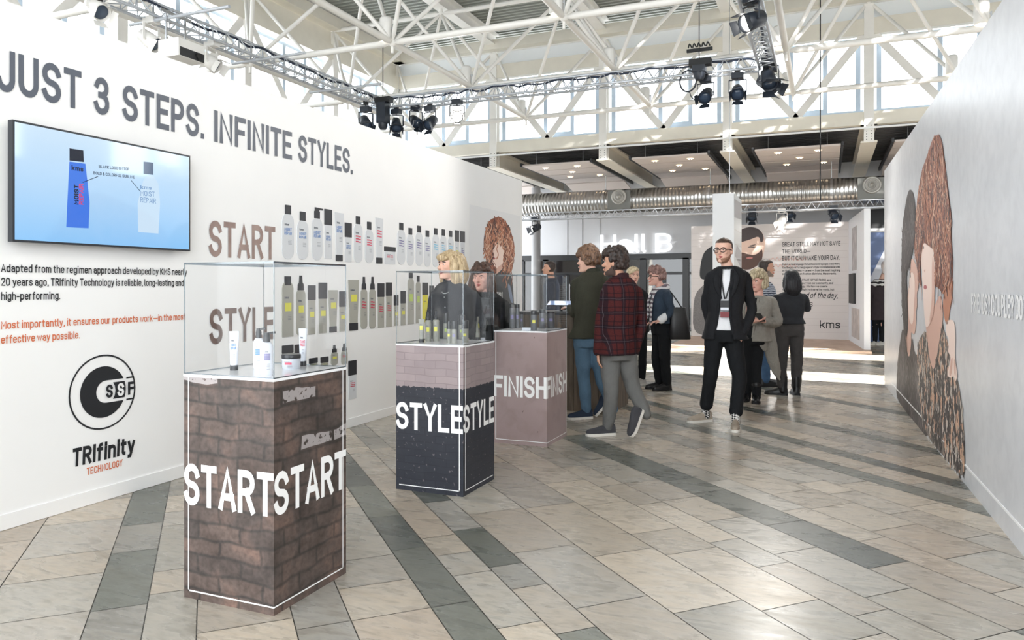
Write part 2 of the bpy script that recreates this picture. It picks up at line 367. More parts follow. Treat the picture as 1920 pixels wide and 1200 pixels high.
# ---- floor: diagonal stone strips, every slab its own face
def floor():
    rnd = random.Random(7)
    forced = {(-.46,-.24): 'g', (.33,.55): 'g', (.89,1.08): 'd', (1.28,1.46): 'm', (2.99,3.26): 'x', (4.34,4.52): 'd', (4.77,4.94): 'd', (5.55,5.73): 'd',
              (6.9,7.1): 'd', (8.6,8.85): 'm', (10.6,10.9): 'd', (12.9,13.2): 'd', (-1.62,-1.4): 'd', (-2.9,-2.66): 'd'}
    keys = sorted(forced); strips = []; c = -7.0
    while c < 21:
        nxt = [k for k in keys if k[0] > c-1e-6]
        if nxt and abs(nxt[0][0]-c) < 1e-6: strips.append((c, nxt[0][1], forced[nxt[0]])); c = nxt[0][1]; continue
        wd = rnd.choice((.2, .24, .27, .32, .36)); lim = nxt[0][0] if nxt else 99
        if c+wd > lim-.16: wd = lim-c if lim-c < .42 else (lim-c)/2
        strips.append((c, c+wd, 'l')); c += wd
    V = []; F = []; CO = []; g = .0024; r2 = math.sqrt(.5)
    light = [(210,198,182), (200,190,177), (194,187,177), (207,193,177), (186,180,169), (198,192,182), (214,202,186)]
    grey = [(172,168,160), (178,174,167), (164,161,154)]
    dark = [(116,119,112), (130,132,124), (106,109,104), (140,141,133)]
    for c0, c1, kind in strips:
        u = -24+rnd.random()*.5
        while u < 14:
            L = rnd.choice((.3, .4, .5, .62, .78))*(1.15 if c1-c0 > .25 else .95)
            cu, cc = u+L/2, (c0+c1)/2; x = (cu+cc)*r2; y = (cc-cu)*r2
            if -10.6 < x < 9.9 and -5 < y < 22.4:
                p = light
                if kind == 'd': p = dark
                elif kind == 'g': p = grey if rnd.random() < .75 else dark
                elif kind == 'm': p = rnd.choice((dark, light, grey))
                elif kind == 'x': p = dark if rnd.random() < .6 else light
                elif rnd.random() < .04: p = grey
                elif rnd.random() < .008: p = dark
                q = rnd.choice(p); k = rnd.uniform(.94, 1.05)
                o = len(V)
                for uu, vv in ((u+g, c0+g), (u+L-g, c0+g), (u+L-g, c1-g), (u+g, c1-g)): V.append(((uu+vv)*r2, (vv-uu)*r2, 0))
                F.append((o, o+1, o+2, o+3)); CO.append([lin(min(255, z*k)/255)*.78 for z in q]+[1.0 if p is dark else rnd.random()*.6])
            u += L
    o = len(V); V += [(-10.6,-5,-.004), (9.9,-5,-.004), (9.9,22.4,-.004), (-10.6,22.4,-.004)]; F.append((o, o+1, o+2, o+3)); CO.append([.13,.125,.115,0])
    me = bpy.data.meshes.new('floor'); me.from_pydata(V, [], F)
    ca = me.color_attributes.new('slab', 'FLOAT_COLOR', 'CORNER'); k = 0
    for f, co in zip(F, CO):
        for _ in f: ca.data[k].color = co; k += 1
    m = bpy.data.materials.new('polished_stone_slabs'); m.use_nodes = True; t = m.node_tree; b = t.nodes['Principled BSDF']
    at = nd(t, 'ShaderNodeAttribute', attribute_name='slab'); tc = nd(t, 'ShaderNodeTexCoord')
    mp = nd(t, 'ShaderNodeMapping'); mp.inputs['Rotation'].default_value = (0, 0, radians(45)); mp.inputs['Scale'].default_value = (1, 3.2, 1)
    t.links.new(tc.outputs['Object'], mp.inputs['Vector'])
    off = nd(t, 'ShaderNodeVectorMath', operation='MULTIPLY_ADD'); off.inputs[1].default_value = (40, 40, 40)
    t.links.new(at.outputs['Color'], off.inputs[0]); t.links.new(mp.outputs[0], off.inputs[2])
    n1 = noise_node(t, off.outputs[0], 2.2, 8, 1.6); n2 = noise_node(t, off.outputs[0], 14, 6, .6)
    v1 = ramp(t, n1, [(.28, (.78,.77,.75,1)), (.46, (1,1,1,1)), (.60, (1.02,1.0,.97,1)), (.74, (.86,.83,.79,1))])
    v2 = ramp(t, n2, [(.28, (.74,.74,.72,1)), (.50, (.97,.97,.97,1)), (.72, (1.06,1.05,1.03,1))])
    sp = nd(t, 'ShaderNodeTexVoronoi'); sp.inputs['Scale'].default_value = 45; t.links.new(tc.outputs['Object'], sp.inputs['Vector'])
    v3 = ramp(t, sp.outputs['Distance'], [(.02, (1.35,1.35,1.3,1)), (.35, (1,1,1,1))])
    c1 = mixc(t, 1.0, at.outputs['Color'], v1, 'MULTIPLY'); c2 = mixc(t, 1.0, c1, v2, 'MULTIPLY')
    c3 = mixc(t, math_n(t, 'MULTIPLY', at.outputs['Alpha'], .5), c2, mixc(t, 1.0, c2, v3, 'MULTIPLY'))
    t.links.new(c3, b.inputs['Base Color'])
    rr = nd(t, 'ShaderNodeMapRange'); rr.inputs['To Min'].default_value = .16; rr.inputs['To Max'].default_value = .42
    t.links.new(n1, rr.inputs['Value']); t.links.new(rr.outputs[0], b.inputs['Roughness'])
    b.inputs['Specular IOR Level'].default_value = .45
    bp = nd(t, 'ShaderNodeBump'); bp.inputs['Strength'].default_value = .06; bp.inputs['Distance'].default_value = .01
    t.links.new(n2, bp.inputs['Height']); t.links.new(bp.outputs[0], b.inputs['Normal'])
    me.materials.append(m); struct(link('floor', me))
floor()
# ---- booth walls
w_ = MB(); w_.box((WX-.12, .6, 0), (WX, 10.61, 3.0)); struct(w_.build('wall_left', M_wall))
w_ = MB(); w_.box((WX, .6, .002), (WX+.010, 10.605, .088)); struct(w_.build('baseboard_left', mat('white_baseboard', rgb(238, 238, 238), .4)))
RA = Vector((.9325, 4.526, 0)); RD = Vector((.7571-.9325, 11.69-4.526, 0)).normalized(); RN = Vector((-RD.y, RD.x, 0))   # right booth wall: line, direction, normal
if RN.x > 0: RN = -RN
def on_rw(px, py, off=0.0):
    r = ray(px, py); A = RA+RN*off; d = (A-EYE).dot(RN)/r.dot(RN); return EYE+r*d
MR = Matrix.Translation(RA) @ Matrix(((RD.x, -RN.x, 0, 0), (RD.y, -RN.y, 0, 0), (0, 0, 1, 0), (0, 0, 0, 1)))   # x along, y into the wall
RLEN = (Vector((.7571, 11.69, 0))-RA).length
def wall_print_mat():
    m = bpy.data.materials.new('pale_concrete_print'); m.use_nodes = True; t = m.node_tree; b = t.nodes['Principled BSDF']
    tc = nd(t, 'ShaderNodeTexCoord'); n1 = noise_node(t, tc.outputs['Object'], 1.3, 6); n2 = noise_node(t, tc.outputs['Object'], 9, 6, .4)
    mp = nd(t, 'ShaderNodeMapping'); mp.inputs['Scale'].default_value = (14, 14, 3); t.links.new(tc.outputs['Object'], mp.inputs[0])
    n3 = noise_node(t, mp.outputs[0], .55, 2)
    c = ramp(t, n1, [(.3, rgb(200,202,207)), (.7, rgb(219,221,225))]); c = mixc(t, .25, c, ramp(t, n2, [(.35, rgb(188,189,193)), (.6, rgb(220,221,224))]))
    c = mixc(t, ramp(t, n3, [(.77, (0,0,0,1)), (.80, (.5,.5,.5,1))]), c, rgb(120,118,120))
    t.links.new(c, b.inputs['Base Color']); b.inputs['Roughness'].default_value = .32; b.inputs['Specular IOR Level'].default_value = .5
    return m
w_ = MB(); w_.box((-3.6, 0, 0), (RLEN, .12, 3.0), 0, MR); struct(w_.build('wall_right', wall_print_mat()))
w_ = MB(); w_.box((-3.6, -.004, .128), (RLEN-.9, .0, .142), 0, MR); struct(w_.build('trim_1', mat('white_print_line', rgb(245, 245, 246), .4)))
# ---- hall side walls, window wall, roof
M_hall = mat('hall_wall_paint', rgb(206, 204, 198), .7, noise=.03, nscale=2)
def roof_mat():
    m = bpy.data.materials.new('corrugated_metal_deck'); m.use_nodes = True; t = m.node_tree; b = t.nodes['Principled BSDF']
    b.inputs['Base Color'].default_value = rgb(150, 153, 146); b.inputs['Roughness'].default_value = .5; b.inputs['Metallic'].default_value = .25
    return m
def corrugated(name, x0, x1, y0, y1, z, pitch, h, m):
    V = MB(); y = y0; pr = []
    while y < y1:
        pr += [(y, z), (y+pitch*.36, z), (y+pitch*.5, z+h), (y+pitch*.86, z+h)]; y += pitch
    pr.append((y, z))
    vs = [(x0, a, c) for a, c in pr]+[(x1, a, c) for a, c in pr]; n = len(pr)
    V.add(vs, [(i, n+i, n+i+1, i+1) for i in range(n-1)])
    V.box((x0, y0, z+h+.02), (x1, y1, z+h+.06))
    return V.build(name, m)
SPOT_GAP = (1.2, 9.6, .6, 4.95)                      # unseen roof opening, added to let the stripe spot through
for a in ((XL-.3, XR+.2, SPOT_GAP[3], YW+.35), (XL-.3, XR+.2, -4.0, SPOT_GAP[2]), (XL-.3, SPOT_GAP[0], SPOT_GAP[2], SPOT_GAP[3])):
    struct(corrugated('ceiling', *a, 7.46, .155, .06, roof_mat()))
w_ = MB(); w_.box((SPOT_GAP[0]-.1, SPOT_GAP[2], 9.1), (SPOT_GAP[1]+.1, SPOT_GAP[3]+.1, 9.2)); w_.box((SPOT_GAP[0]-.1, SPOT_GAP[2], 7.52), (SPOT_GAP[0], SPOT_GAP[3], 9.1)); w_.box((SPOT_GAP[1], SPOT_GAP[2], 7.52), (SPOT_GAP[1]+.1, SPOT_GAP[3], 9.1)); w_.box((SPOT_GAP[0], SPOT_GAP[3], 7.52), (SPOT_GAP[1], SPOT_GAP[3]+.1, 9.1))
struct(w_.build('added_sun_hood', M_beam))  # added hood over the opening, keeps the sun off the booth
w_ = MB(); x = SPOT_GAP[0]
while x < SPOT_GAP[1]: w_.box((x, SPOT_GAP[2], 7.46), (x+.34, SPOT_GAP[3], 7.5)); x += random.Random(int(x*10)).choice((.5, .62, .8))
struct(w_.build('added_stripe_slats', M_beam))  # added slats that cut the spot's beam into stripes
ld = bpy.data.lights.new('added_stripe_spot', 'SPOT'); lo = bpy.data.objects.new('added_stripe_spot', ld); COL.objects.link(lo)   # added spot with no real source, throws stripes on the back wall
tgt = Vector((-2.2, 21.6, 2.85)); lo.location = tgt+Vector((.46, -1, .25)).normalized()*42
lo.rotation_euler = (tgt-lo.location).to_track_quat('-Z', 'Y').to_euler()
ld.energy = 60000; ld.spot_size = radians(17); ld.spot_blend = .2; ld.shadow_soft_size = .12; ld.color = (1, .98, .95)
w_ = MB(); w_.box((XL-.25, -4, 0), (XL-.05, YW, 4.6)); struct(w_.build('wall_left_hall', M_hall))
w_ = MB()                                     # unseen right wall added to block the sun, slots shaped for floor bands
ys = [(-4.0, 10.7), (12.1, 14.6), (15.9, 16.1)]
for y0, y1 in ys: w_.box((XR, y0, 0), (XR+.2, y1, 7.5))
w_.box((XR, 10.7, 0), (XR+.2, 12.1, 3.4)); w_.box((XR, 14.6, 0), (XR+.2, 15.9, 3.4))
struct(w_.build('sun_mask_wall', M_hall))
w_ = MB()
w_.box((XR, 16.1, 0), (XR+.2, 22.4, 5.0)); struct(w_.build('wall_right_rear', M_hall))

# window wall: columns on the upper grid, sill and head beams, a zig-zag of flat braces, frames and panes
colx = [k*S_+.29*S_ for k in range(-4, 4)]
for x in colx:
    c = MB(); c.box((x-.09, YW-.11, 4.25), (x+.09, YW-.08, 7.0)); c.box((x-.09, YW+.08, 4.25), (x+.09, YW+.11, 7.0)); c.box((x-.02, YW-.08, 4.25), (x+.02, YW+.08, 7.0))
    for i in range(6):
        for sx in (-.045, .045): c.tube((x+sx, YW-.113, 4.3+i*.055), (x+sx, YW-.109, 4.3+i*.055), .010, n=6, m=1)
    struct(c.build('column', [M_steel, M_black]))
def beam_x(name, z0, z1, m, y0=YW-.08, y1=YW+.08, x0=XL, x1=XR):
    b = MB(); b.box((x0, y0, z0), (x1, y1, z1)); return struct(b.build(name, m))
beam_x('sill_beam', 4.60, 4.86, M_beam); beam_x('head_beam', 6.40, 6.72, M_beam)
beam_x('gutter_beam', 6.74, 7.02, mat('pale_grey_gutter', rgb(232, 236, 238), .5), YW-.02, YW+.2); beam_x('eaves_beam', 7.05, 7.28, M_beam, YW-.25, YW+.1)
beam_x('pipe_rail', 4.50, 4.535, mat('white_pipe', rgb(238, 240, 240), .35), YW-.2, YW-.165)
wn = 0
def brace(p, q, ax):
    b = MB(); b.bar(p, q, .15, .03, 0, ax); struct(b.build('wall_brace', M_steel))
def window(fn, w, k):
    """one glazed bay between columns: mullions, rails and a pane; fn maps (along, out, z)"""
    f = MB()
    def bx(a0, a1, z0, z1, o0=-.03, o1=.05):
        ps = [fn(a, o, z) for a in (a0, a1) for o in (o0, o1) for z in (z0, z1)]
        lo = [min(p[i] for p in ps) for i in range(3)]; hi = [max(p[i] for p in ps) for i in range(3)]; f.box(lo, hi)
    for a in (.10, .46*w, .72*w, w-.10): bx(a-.045, a+.045, 4.86, 6.40)
    bx(0, w, 4.865, 4.94, -.022, .042); bx(0, w, 6.33, 6.395, -.022, .042); bx(.47*w, .71*w, 4.93, 5.02, -.018, .038)
    fr = struct(f.build('window_%d' % k, M_blue)); g = MB(); ps = [fn(a, .02, z) for a, z in ((0, 4.9), (w, 4.9), (w, 6.38), (0, 6.38))]
    g.add(ps, [(0,1,2,3)]); g.build('pane', M_glass, fr)
for i in range(len(colx)-1):
    x0, x1 = colx[i], colx[i+1]; xm = (x0+x1)/2; wn += 1
    window(lambda a, o, z, x0=x0: (x0+.09+a, YW+.15+o, z), x1-x0-.18, wn)
    brace((x0+.08, YW-.03, 6.42), (xm, YW-.03, 4.84), (0, -1, 0)); brace((x1-.08, YW-.03, 6.42), (xm, YW-.03, 4.84), (0, -1, 0))
# left clerestory, the same bays along Y
cy = [YW-k*S_ for k in range(0, 7)]
for y in cy[1:]:
    c = MB(); c.box((XL-.09, y-.09, 4.3), (XL+.09, y+.09, 7.0)); struct(c.build('column', M_steel))
for nm, z0, z1, x0, x1 in (('sill_beam', 4.6, 4.86, -.08, .08), ('head_beam', 6.4, 6.72, -.08, .08), ('gutter_beam', 6.74, 7.02, -.2, .02), ('eaves_beam', 7.05, 7.28, -.1, .25)):
    b = MB(); b.box((XL+x0, cy[-1], z0), (XL+x1, YW, z1)); struct(b.build(nm, M_beam))
for i in range(len(cy)-1):
    y0, y1 = cy[i+1], cy[i]; ym = (y0+y1)/2; wn += 1
    window(lambda a, o, z, y0=y0: (XL-.15-o, y0+.09+a, z), y1-y0-.18, wn)
    brace((XL+.03, y0+.08, 6.42), (XL+.03, ym, 4.84), (1, 0, 0)); brace((XL+.03, y1-.08, 6.42), (XL+.03, ym, 4.84), (1, 0, 0))

# ---- space frame: lower chords, upper chords, struts, nodes (one welded frame)
SF = bpy.data.objects.new('space_frame', None); COL.objects.link(SF); struct(SF)
low = {}; upp = {}
for i in range(-4, 4):
    for j in range(0, 6):
        low[i, j] = Vector(((i-.21)*S_, YW-(j+.5)*S_, ZL))
for i in range(-4, 4):
    for j in range(0, 6): upp[i, j] = Vector(((i+.29)*S_, YW-j*S_, ZU+.03))
def rod(nm, p, q, r, cone=.0):
    b = MB(); d = (q-p).normalized(); e = .14
    b.tube(p+d*e, q-d*e, r, n=10); b.tube(p+d*.03, p+d*e, r*.45, r, 8); b.tube(q-d*.03, q-d*e, r*.45, r, 8); b.build(nm, M_steel, SF)
for (i, j), p in low.items():
    if j > 4: continue
    if (i+1, j) in low: rod('bottom_chord', p, low[i+1, j], .050)
    if j < 4 and (i, j+1) in low and i in (-3, -2, -1, 0, 1): rod('bottom_chord', p, low[i, j+1], .050)
    for di in (-1, 0):
        for dj in (0, 1):
            q = upp.get((i+di, j+dj))
            if q is not None: rod('strut', p, q, .033)
    if j < 4:
        b = MB(); b.ball(p, .062, 10); b.tube(p-Vector((0,0,.16)), p-Vector((0,0,.06)), .022, n=8); b.build('node', M_steel, SF)
for (i, j), p in upp.items():
    if j > 4: continue
    if (i+1, j) in upp: rod('top_chord', p, upp[i+1, j], .045)
    b = MB(); b.ball(p, .058, 10); b.tube(p, p+Vector((0,0,.35)), .03, n=8); b.build('node', M_steel, SF)
for i in range(-4, 4):                        # roof girders with a grey cable tray under each
    x = (i+.29)*S_; b = MB(); b.box((x-.12, -4, 7.16), (x+.12, YW, 7.2)); b.box((x-.03, -4, 7.2), (x+.03, YW, 7.42)); b.box((x-.12, -4, 7.42), (x+.12, YW, 7.46))
    struct(b.build('roof_girder', M_steel))
M_lampw = mat('white_lamp_shell', rgb(236, 234, 230), .4); M_lit = mat('lit_lamp_glass', rgb(255, 246, 226), .3, emit=(1, .86, .62, 1), estr=4)
for (i, j) in low:
    if j > 2 or i < -3 or i > 1: continue
    p = low[i, j]; w1 = ['nearest', 'second', 'third'][2-j] if j < 3 else ''
    t = thing('downlight', 'white drum downlight, %s from left in the %s row from the windows' % (['first', 'second', 'third', 'fourth', 'fifth'][i+3], ['first', 'second', 'third'][j]), 'lamp', (p.x-.11, p.y, p.z+.06), 0, 'downlights on the space frame')
    b = MB(); b.lathe([(.0, .0), (.085, .0), (.10, .02), (.10, .30), (.085, .33), (0, .33)], n=16); b.build('drum', M_lampw, t)
    b = MB(); b.lathe([(0, -.012), (.07, -.012), (.075, .001)], n=16); b.build('lens', M_lit, t)
    b = MB(); b.bar((.0, 0, .15), (.12, 0, .15), .02, .03); b.bar((.12, 0, -.07), (.12, 0, .17), .02, .03); b.build('bracket', M_alu, t)

# ---- the low roof beyond the windows: deck, beams, slatted ceiling panels, duct
YB = 21.6
struct(corrugated('ceiling_low', XL, XR, YW+.1, YB+.6, 4.66, .2, .05, mat('dark_roof_deck', rgb(92, 92, 94), .7)))
for x in colx[1:7]:
    b = MB(); b.box((x-.15, YW-.1, 4.24), (x+.15, YB, 4.275)); b.box((x-.025, YW-.1, 4.275), (x+.025, YB, 4.62)); b.box((x-.15, YW-.1, 4.60), (x+.15, YB, 4.64))
    struct(b.build('ceiling_beam', M_beam))
M_slat = mat('pinkish_white_ceiling_board', rgb(216, 206, 200), .6)
names = ['leftmost, half hidden by the booth wall', 'left of the middle, above the first air nozzle', 'in the middle, above the white pillar', 'with a dark gap after its second board', 'rightmost, cut off by the right wall']
for k, x in enumerate([(i+.79)*S_ for i in (-4, -3, -2, -1, 0)]):
    t = thing('ceiling_panel', 'suspended white slatted ceiling panel, '+names[k], 'ceiling panel', (x, YW+.55, 4.33), 0, 'slatted ceiling panels under the low roof')
    hw = .86; y = 0
    for q in range(5):
        b = MB(); z0 = 0 if q < 4 else -.02; z1 = 0 if q < 4 else -.16
        L = .775; b.add([(-hw, y, z0), (hw, y, z0), (hw, y+L, z1), (-hw, y+L, z1), (-hw, y, z0+.04), (hw, y, z0+.04), (hw, y+L, z1+.04), (-hw, y+L, z1+.04)], [(0,3,2,1),(4,5,6,7),(0,1,5,4),(1,2,6,5),(2,3,7,6),(3,0,4,7)])
        b.build('board', M_slat, t); y += .83 if not (k == 3 and q == 1) else .93
    b = MB(); b.box((-hw-.06, -.02, .0), (-hw-.015, 4.15, .08)); b.box((hw+.015, -.02, .0), (hw+.06, 4.15, .08)); b.build('side_rail', M_dark, t)
    for (lx, ly) in ((-.40, .40), (.42, .40), (.02, 1.24), (-.30, 2.05), (.52, 2.05)):
        if k == 3 and ly > 1.5: ly += .1
        b = MB(); b.lathe([(0, -.006), (.075, -.006), (.085, .0)], c=(lx, ly, -.001), n=14)
        lp = b.build('recessed_spot', mat('warm_spot_rim', rgb(255, 226, 190), .4, emit=(1, .72, .45, 1), estr=.9), t)
        b = MB(); b.ball((lx-.03, ly, -.012), .016, 8); b.ball((lx+.03, ly, -.012), .016, 8); b.build('bulb', M_lit, lp)
    for sx in (-.6, .6):
        b = MB(); b.tube((sx, .3, .03), (sx, .3, .35), .006, n=6); b.tube((sx, 3.2, .03), (sx, 3.2, .35), .006, n=6); b.build('hanger', M_alu, t)
def duct_mat():
    m = bpy.data.materials.new('spiral_galvanised_steel'); m.use_nodes = True; t = m.node_tree; b = t.nodes['Principled BSDF']
    tc = nd(t, 'ShaderNodeTexCoord'); wv = nd(t, 'ShaderNodeTexWave', wave_type='BANDS', bands_direction='X'); wv.inputs['Scale'].default_value = 3.4; wv.inputs['Distortion'].default_value = .4
    t.links.new(tc.outputs['Object'], wv.inputs['Vector']); n = noise_node(t, tc.outputs['Object'], 6)
    t.links.new(mixc(t, n, rgb(150,150,150), rgb(196,195,192)), b.inputs['Base Color']); b.inputs['Metallic'].default_value = .9; b.inputs['Roughness'].default_value = .28
    bp = nd(t, 'ShaderNodeBump'); bp.inputs['Strength'].default_value = .5; bp.inputs['Distance'].default_value = .02
    t.links.new(wv.outputs['Fac'], bp.inputs['Height']); t.links.new(bp.outputs[0], b.inputs['Normal'])
    return m
M_duct = duct_mat()
YD = 19.2; ZD = 3.62; RDU = .31
t = thing('ventilation_duct', 'long silver spiral ventilation duct hanging below the low roof', 'duct', (0, YD, ZD))
b = MB(); b.tube((-9.5, 0, 0), (8.8, 0, 0), RDU, n=40); b.build('pipe', M_duct, t)
for x in (-8.2, -5.4, -2.7, 0.1, 2.8, 5.6):
    b = MB(); b.tube((x, 0, 0), (x+.05, 0, 0), RDU+.012, n=40); b.tube((x+.025, 0, RDU), (x+.025, 0, 1.06), .01, n=6); b.build('hanger_band', M_alu, t)
for px, py in ((1161, 369), (1635, 347)):
    p = on_y(px, py, YD-RDU); x = p.x
    b = MB(); prof = [(.20, .0), (.20, .05), (.17, .065), (.15, .05), (.12, .02), (.12, .06), (.09, .07), (.08, .03), (.05, .03), (.05, .075), (.0, .08)]
    Mx = Matrix.Rotation(pi/2, 4, 'X'); b.lathe(prof, c=(x, -RDU-.005, p.z-ZD), n=24, M=Mx)
    nz = b.build('air_nozzle', mat('grey_nozzle', rgb(170, 168, 162), .35, metal=.3), t)
    b = MB(); b.box((x-.3, -RDU-.02, -.24), (x+.3, -RDU+.12, .24)); b.build('saddle_plate', mat('dull_zinc', rgb(112, 112, 108), .5, metal=.6), t)
# far wall with its doors
def stripes_wall():
    return mat('pale_grey_panel', rgb(206, 208, 212), .55, noise=.02, nscale=2)
b = MB(); b.box((XL, YB, 2.33), (XR, YB+.2, 4.66)); struct(b.build('wall_back', stripes_wall()))
for px in (1064, 1092, 1125):
    x = on_y(px, 460, YB).x; b = MB(); b.box((x-.012, YB-.012, 2.33), (x+.012, YB, 3.6)); struct(b.build('trim_2', mat('panel_joint', rgb(168, 170, 174), .5)))
b = MB(); b.box((XL, YB+3.0, 0), (XR, YB+3.2, 2.6)); b.box((XL, YB+.2, 2.45), (XR, YB+3.2, 2.6)); struct(b.build('wall_foyer', mat('foyer_brown_board', rgb(120, 104, 98), .6, noise=.08, nscale=2)))
b = MB(); b.box((XL, YB+.1, -.02), (XR, YB+3.2, -.006)); struct(b.build('floor_foyer', mat('foyer_floor', rgb(120, 118, 114), .4)))
M_dframe = mat('black_door_frame', rgb(28, 29, 32), .35); M_dglass = clear('dark_door_glass', (.30, .31, .32, 1), .10)
dx = [on_y(px, 560, YB).x for px in (978, 1024, 1105, 1206, 1286)]+[3.2]
for k in range(len(dx)-1):
    x0, x1 = dx[k], dx[k+1]; f = MB()
    f.box((x0, YB-.04, 2.16), (x1, YB+.1, 2.33)); f.box((x0, YB-.04, 0), (x0+.09, YB+.1, 2.2)); f.box((x1-.09, YB-.04, 0), (x1, YB+.1, 2.2))
    f.box((x0, YB-.02, 1.72), (x1, YB+.08, 1.80)); xm = (x0+x1)/2; f.box((xm-.05, YB-.02, 0), (xm+.05, YB+.08, 1.75)); f.box((x0, YB-.03, .0), (x1, YB+.09, .1))
    d = struct(f.build('door_%d' % (k+1), M_dframe))
    g = MB(); g.box((x0+.05, YB+.02, .1), (x1-.05, YB+.03, 2.2)); g.build('pane', M_dglass, d)
    g = MB(); g.tube((xm+.09, YB-.07, .95), (xm+.09, YB-.07, 1.45), .014, n=8); g.tube((xm+.09, YB-.07, 1.0), (xm+.09, YB-.02, 1.0), .01, n=6); g.tube((xm+.09, YB-.07, 1.4), (xm+.09, YB-.02, 1.4), .01, n=6); g.build('door_handle', M_alu, d)
x0 = on_y(1206, 600, YB-.1).x; x1 = on_y(1296, 600, YB-.1).x
b = MB(); b.box((x0, YB-.16, .0), (x1, YB-.06, .11)); struct(b.build('trim_3', mat('white_sill', rgb(232, 232, 230), .4)))
# Hall B channel letters
hb = [on_y(1126, 474, YB-.06), on_y(1260, 474, YB-.06)]
b = MB(); hz = hb[1].z+.02; hh = on_y(1260, 437, YB-.06).z-hz; b2 = MB()
def fnb(x, y): return Vector((hb[0].x+x, YB-.10, hz+y))
L = hb[1].x-hb[0].x; lettering(b, 'Hall B', fnb, hh, .135, 1.5, .14, 0, L)
o = tag(b.build('hall_sign', mat('lit_white_letter', rgb(255, 255, 255), .4, emit=(1, 1, 1, 1), estr=.28)), 'large white illuminated letters reading Hall B on the grey back wall', 'sign')
q = o.modifiers.new('depth', 'SOLIDIFY'); q.thickness = .09; q.offset = -1
# round column in front of the far wall
p = on_y(1005, 600, 20.6)
b = MB(); b.tube((p.x, p.y, 0), (p.x, p.y, 4.66), .135, n=24); b.tube((p.x, p.y, 0), (p.x, p.y, .03), .2, n=24); struct(b.build('column', mat('grey_round_column', rgb(150, 150, 152), .4)))
# ================================================================ PRINTS ON THE BOOTH WALLS
def wl(off=.0):
    return lambda y, z: Vector((WX+off, y, z))
def yz(px, py):
    p = on_x(px, py, WX); return p.y, p.z
def wall_text(name, s, y0, z0, h, total, m, label, wt=.135, wide=1., off=.003, cat='lettering', slant=0.):
    b = MB(); f = wl(off); lettering(b, s, lambda x, y: f(y0+x, z0+y), h, wt, wide, .1, 0, total, slant)
    return tag(b.build(name, m), label, cat)
M_slate = mat('slate_print', rgb(86, 92, 104), .5); M_ink = mat('black_print', rgb(30, 32, 36), .5)
M_orng = mat('orange_print', rgb(206, 106, 60), .5)
def fade_mat(name, c0, c1):
    m = bpy.data.materials.new(name); m.use_nodes = True; t = m.node_tree; b = t.nodes['Principled BSDF']; tc = nd(t, 'ShaderNodeTexCoord')
    n = noise_node(t, tc.outputs['Object'], 7, 6); t.links.new(ramp(t, n, [(.35, c0), (.65, c1)]), b.inputs['Base Color']); b.inputs['Roughness'].default_value = .5; return m
b = MB(); f = wl(.003)
for s, p0, p1 in (('JUST', -9, 152), ('3', 176, 204), ('STEPS.', 229, 382), ('INFINITE', 401, 547), ('STYLES.', 559, 661)):
    y0 = yz(p0, 230)[0]; y1 = yz(p1, 230)[0]; lettering(b, s, lambda x, y: f(y0+x, 2.482+y), .24, .165, 1, .1, 0, y1-y0)
tag(b.build('wall_lettering', M_slate), 'large slate headline JUST 3 STEPS. INFINITE STYLES. across the top of the white wall', 'lettering')
wall_text('wall_lettering', 'START', 4.304, 1.605, .277, .735, fade_mat('brown_fade_print', rgb(140, 118, 112), rgb(164, 142, 134)), 'brownish grey word START on the white wall beside the top row of bottles', .16)
wall_text('wall_lettering', 'STYLE', 4.31, .938, .272, .715, fade_mat('dark_brown_print', rgb(96, 74, 66), rgb(126, 104, 94)), 'dark brown word STYLE on the white wall, seen through the first glass case', .16)
b = MB(); f = wl(.003)
for s, z, ye in (('Adapted from the regimen approach developed by KMS nearly', 1.461, 4.095), ('20 years ago, TRIfinity Technology is reliable, long-lasting and', 1.383, 4.065), ('high-performing.', 1.302, 3.118)):
    lettering(b, s, lambda x, y, z=z: f(2.765+x, z+y), .047, .15, 1, .1, 0, ye-2.765)
tag(b.build('wall_lettering', M_ink), 'black paragraph about the regimen approach printed under the screen', 'lettering')
b = MB()
for s, z, ye in (('Most importantly, it ensures our products work_in the most', 1.138, 4.08), ('effective way possible.', 1.056, 3.248)):
    lettering(b, s, lambda x, y, z=z: f(2.765+x, z+y), .047, .14, 1, .1, 0, ye-2.765)
tag(b.build('wall_lettering', M_orng), 'orange paragraph beginning Most importantly on the white wall above the round emblem', 'lettering')
# round emblem: thin ring, thick C, band with S S F
def ring(b, cy_, cz_, r0, r1, a0=0, a1=360, m=0, n=48, fn=None):
    fn = fn or f
    vs = []; 
    for i in range(n+1):
        a = radians(a0+(a1-a0)*i/n)
        vs += [fn(cy_+r0*cos(a), cz_+r0*sin(a)), fn(cy_+r1*cos(a), cz_+r1*sin(a))]
    b.add(vs, [(2*i, 2*i+1, 2*i+3, 2*i+2) for i in range(n)], m)
def rounded(P, it=2):
    for _ in range(it):
        Q = []
        for i in range(len(P)):
            (x0, y0), (x1, y1) = P[i], P[(i+1) % len(P)]; Q += [(x0*.75+x1*.25, y0*.75+y1*.25), (x0*.25+x1*.75, y0*.25+y1*.75)]
        P = Q
    return P
def poly(b, pts, fn, m=0): b.add([fn(x, y) for x, y in pts], [tuple(range(len(pts)))], m)
b = MB(); ey, ez = 3.414, .70
ring(b, ey, ez, .230, .241)
sl = .072; t0 = math.degrees(math.asin(sl/.165))
poly(b, [(ey+.165*cos(radians(t0+(360-2*t0)*k/40)), ez+.165*sin(radians(t0+(360-2*t0)*k/40))) for k in range(41)]+[(ey+.02+sl*cos(radians(270-180*k/16)), ez+sl*sin(radians(270-180*k/16))) for k in range(17)], f)
f2_ = wl(.004)
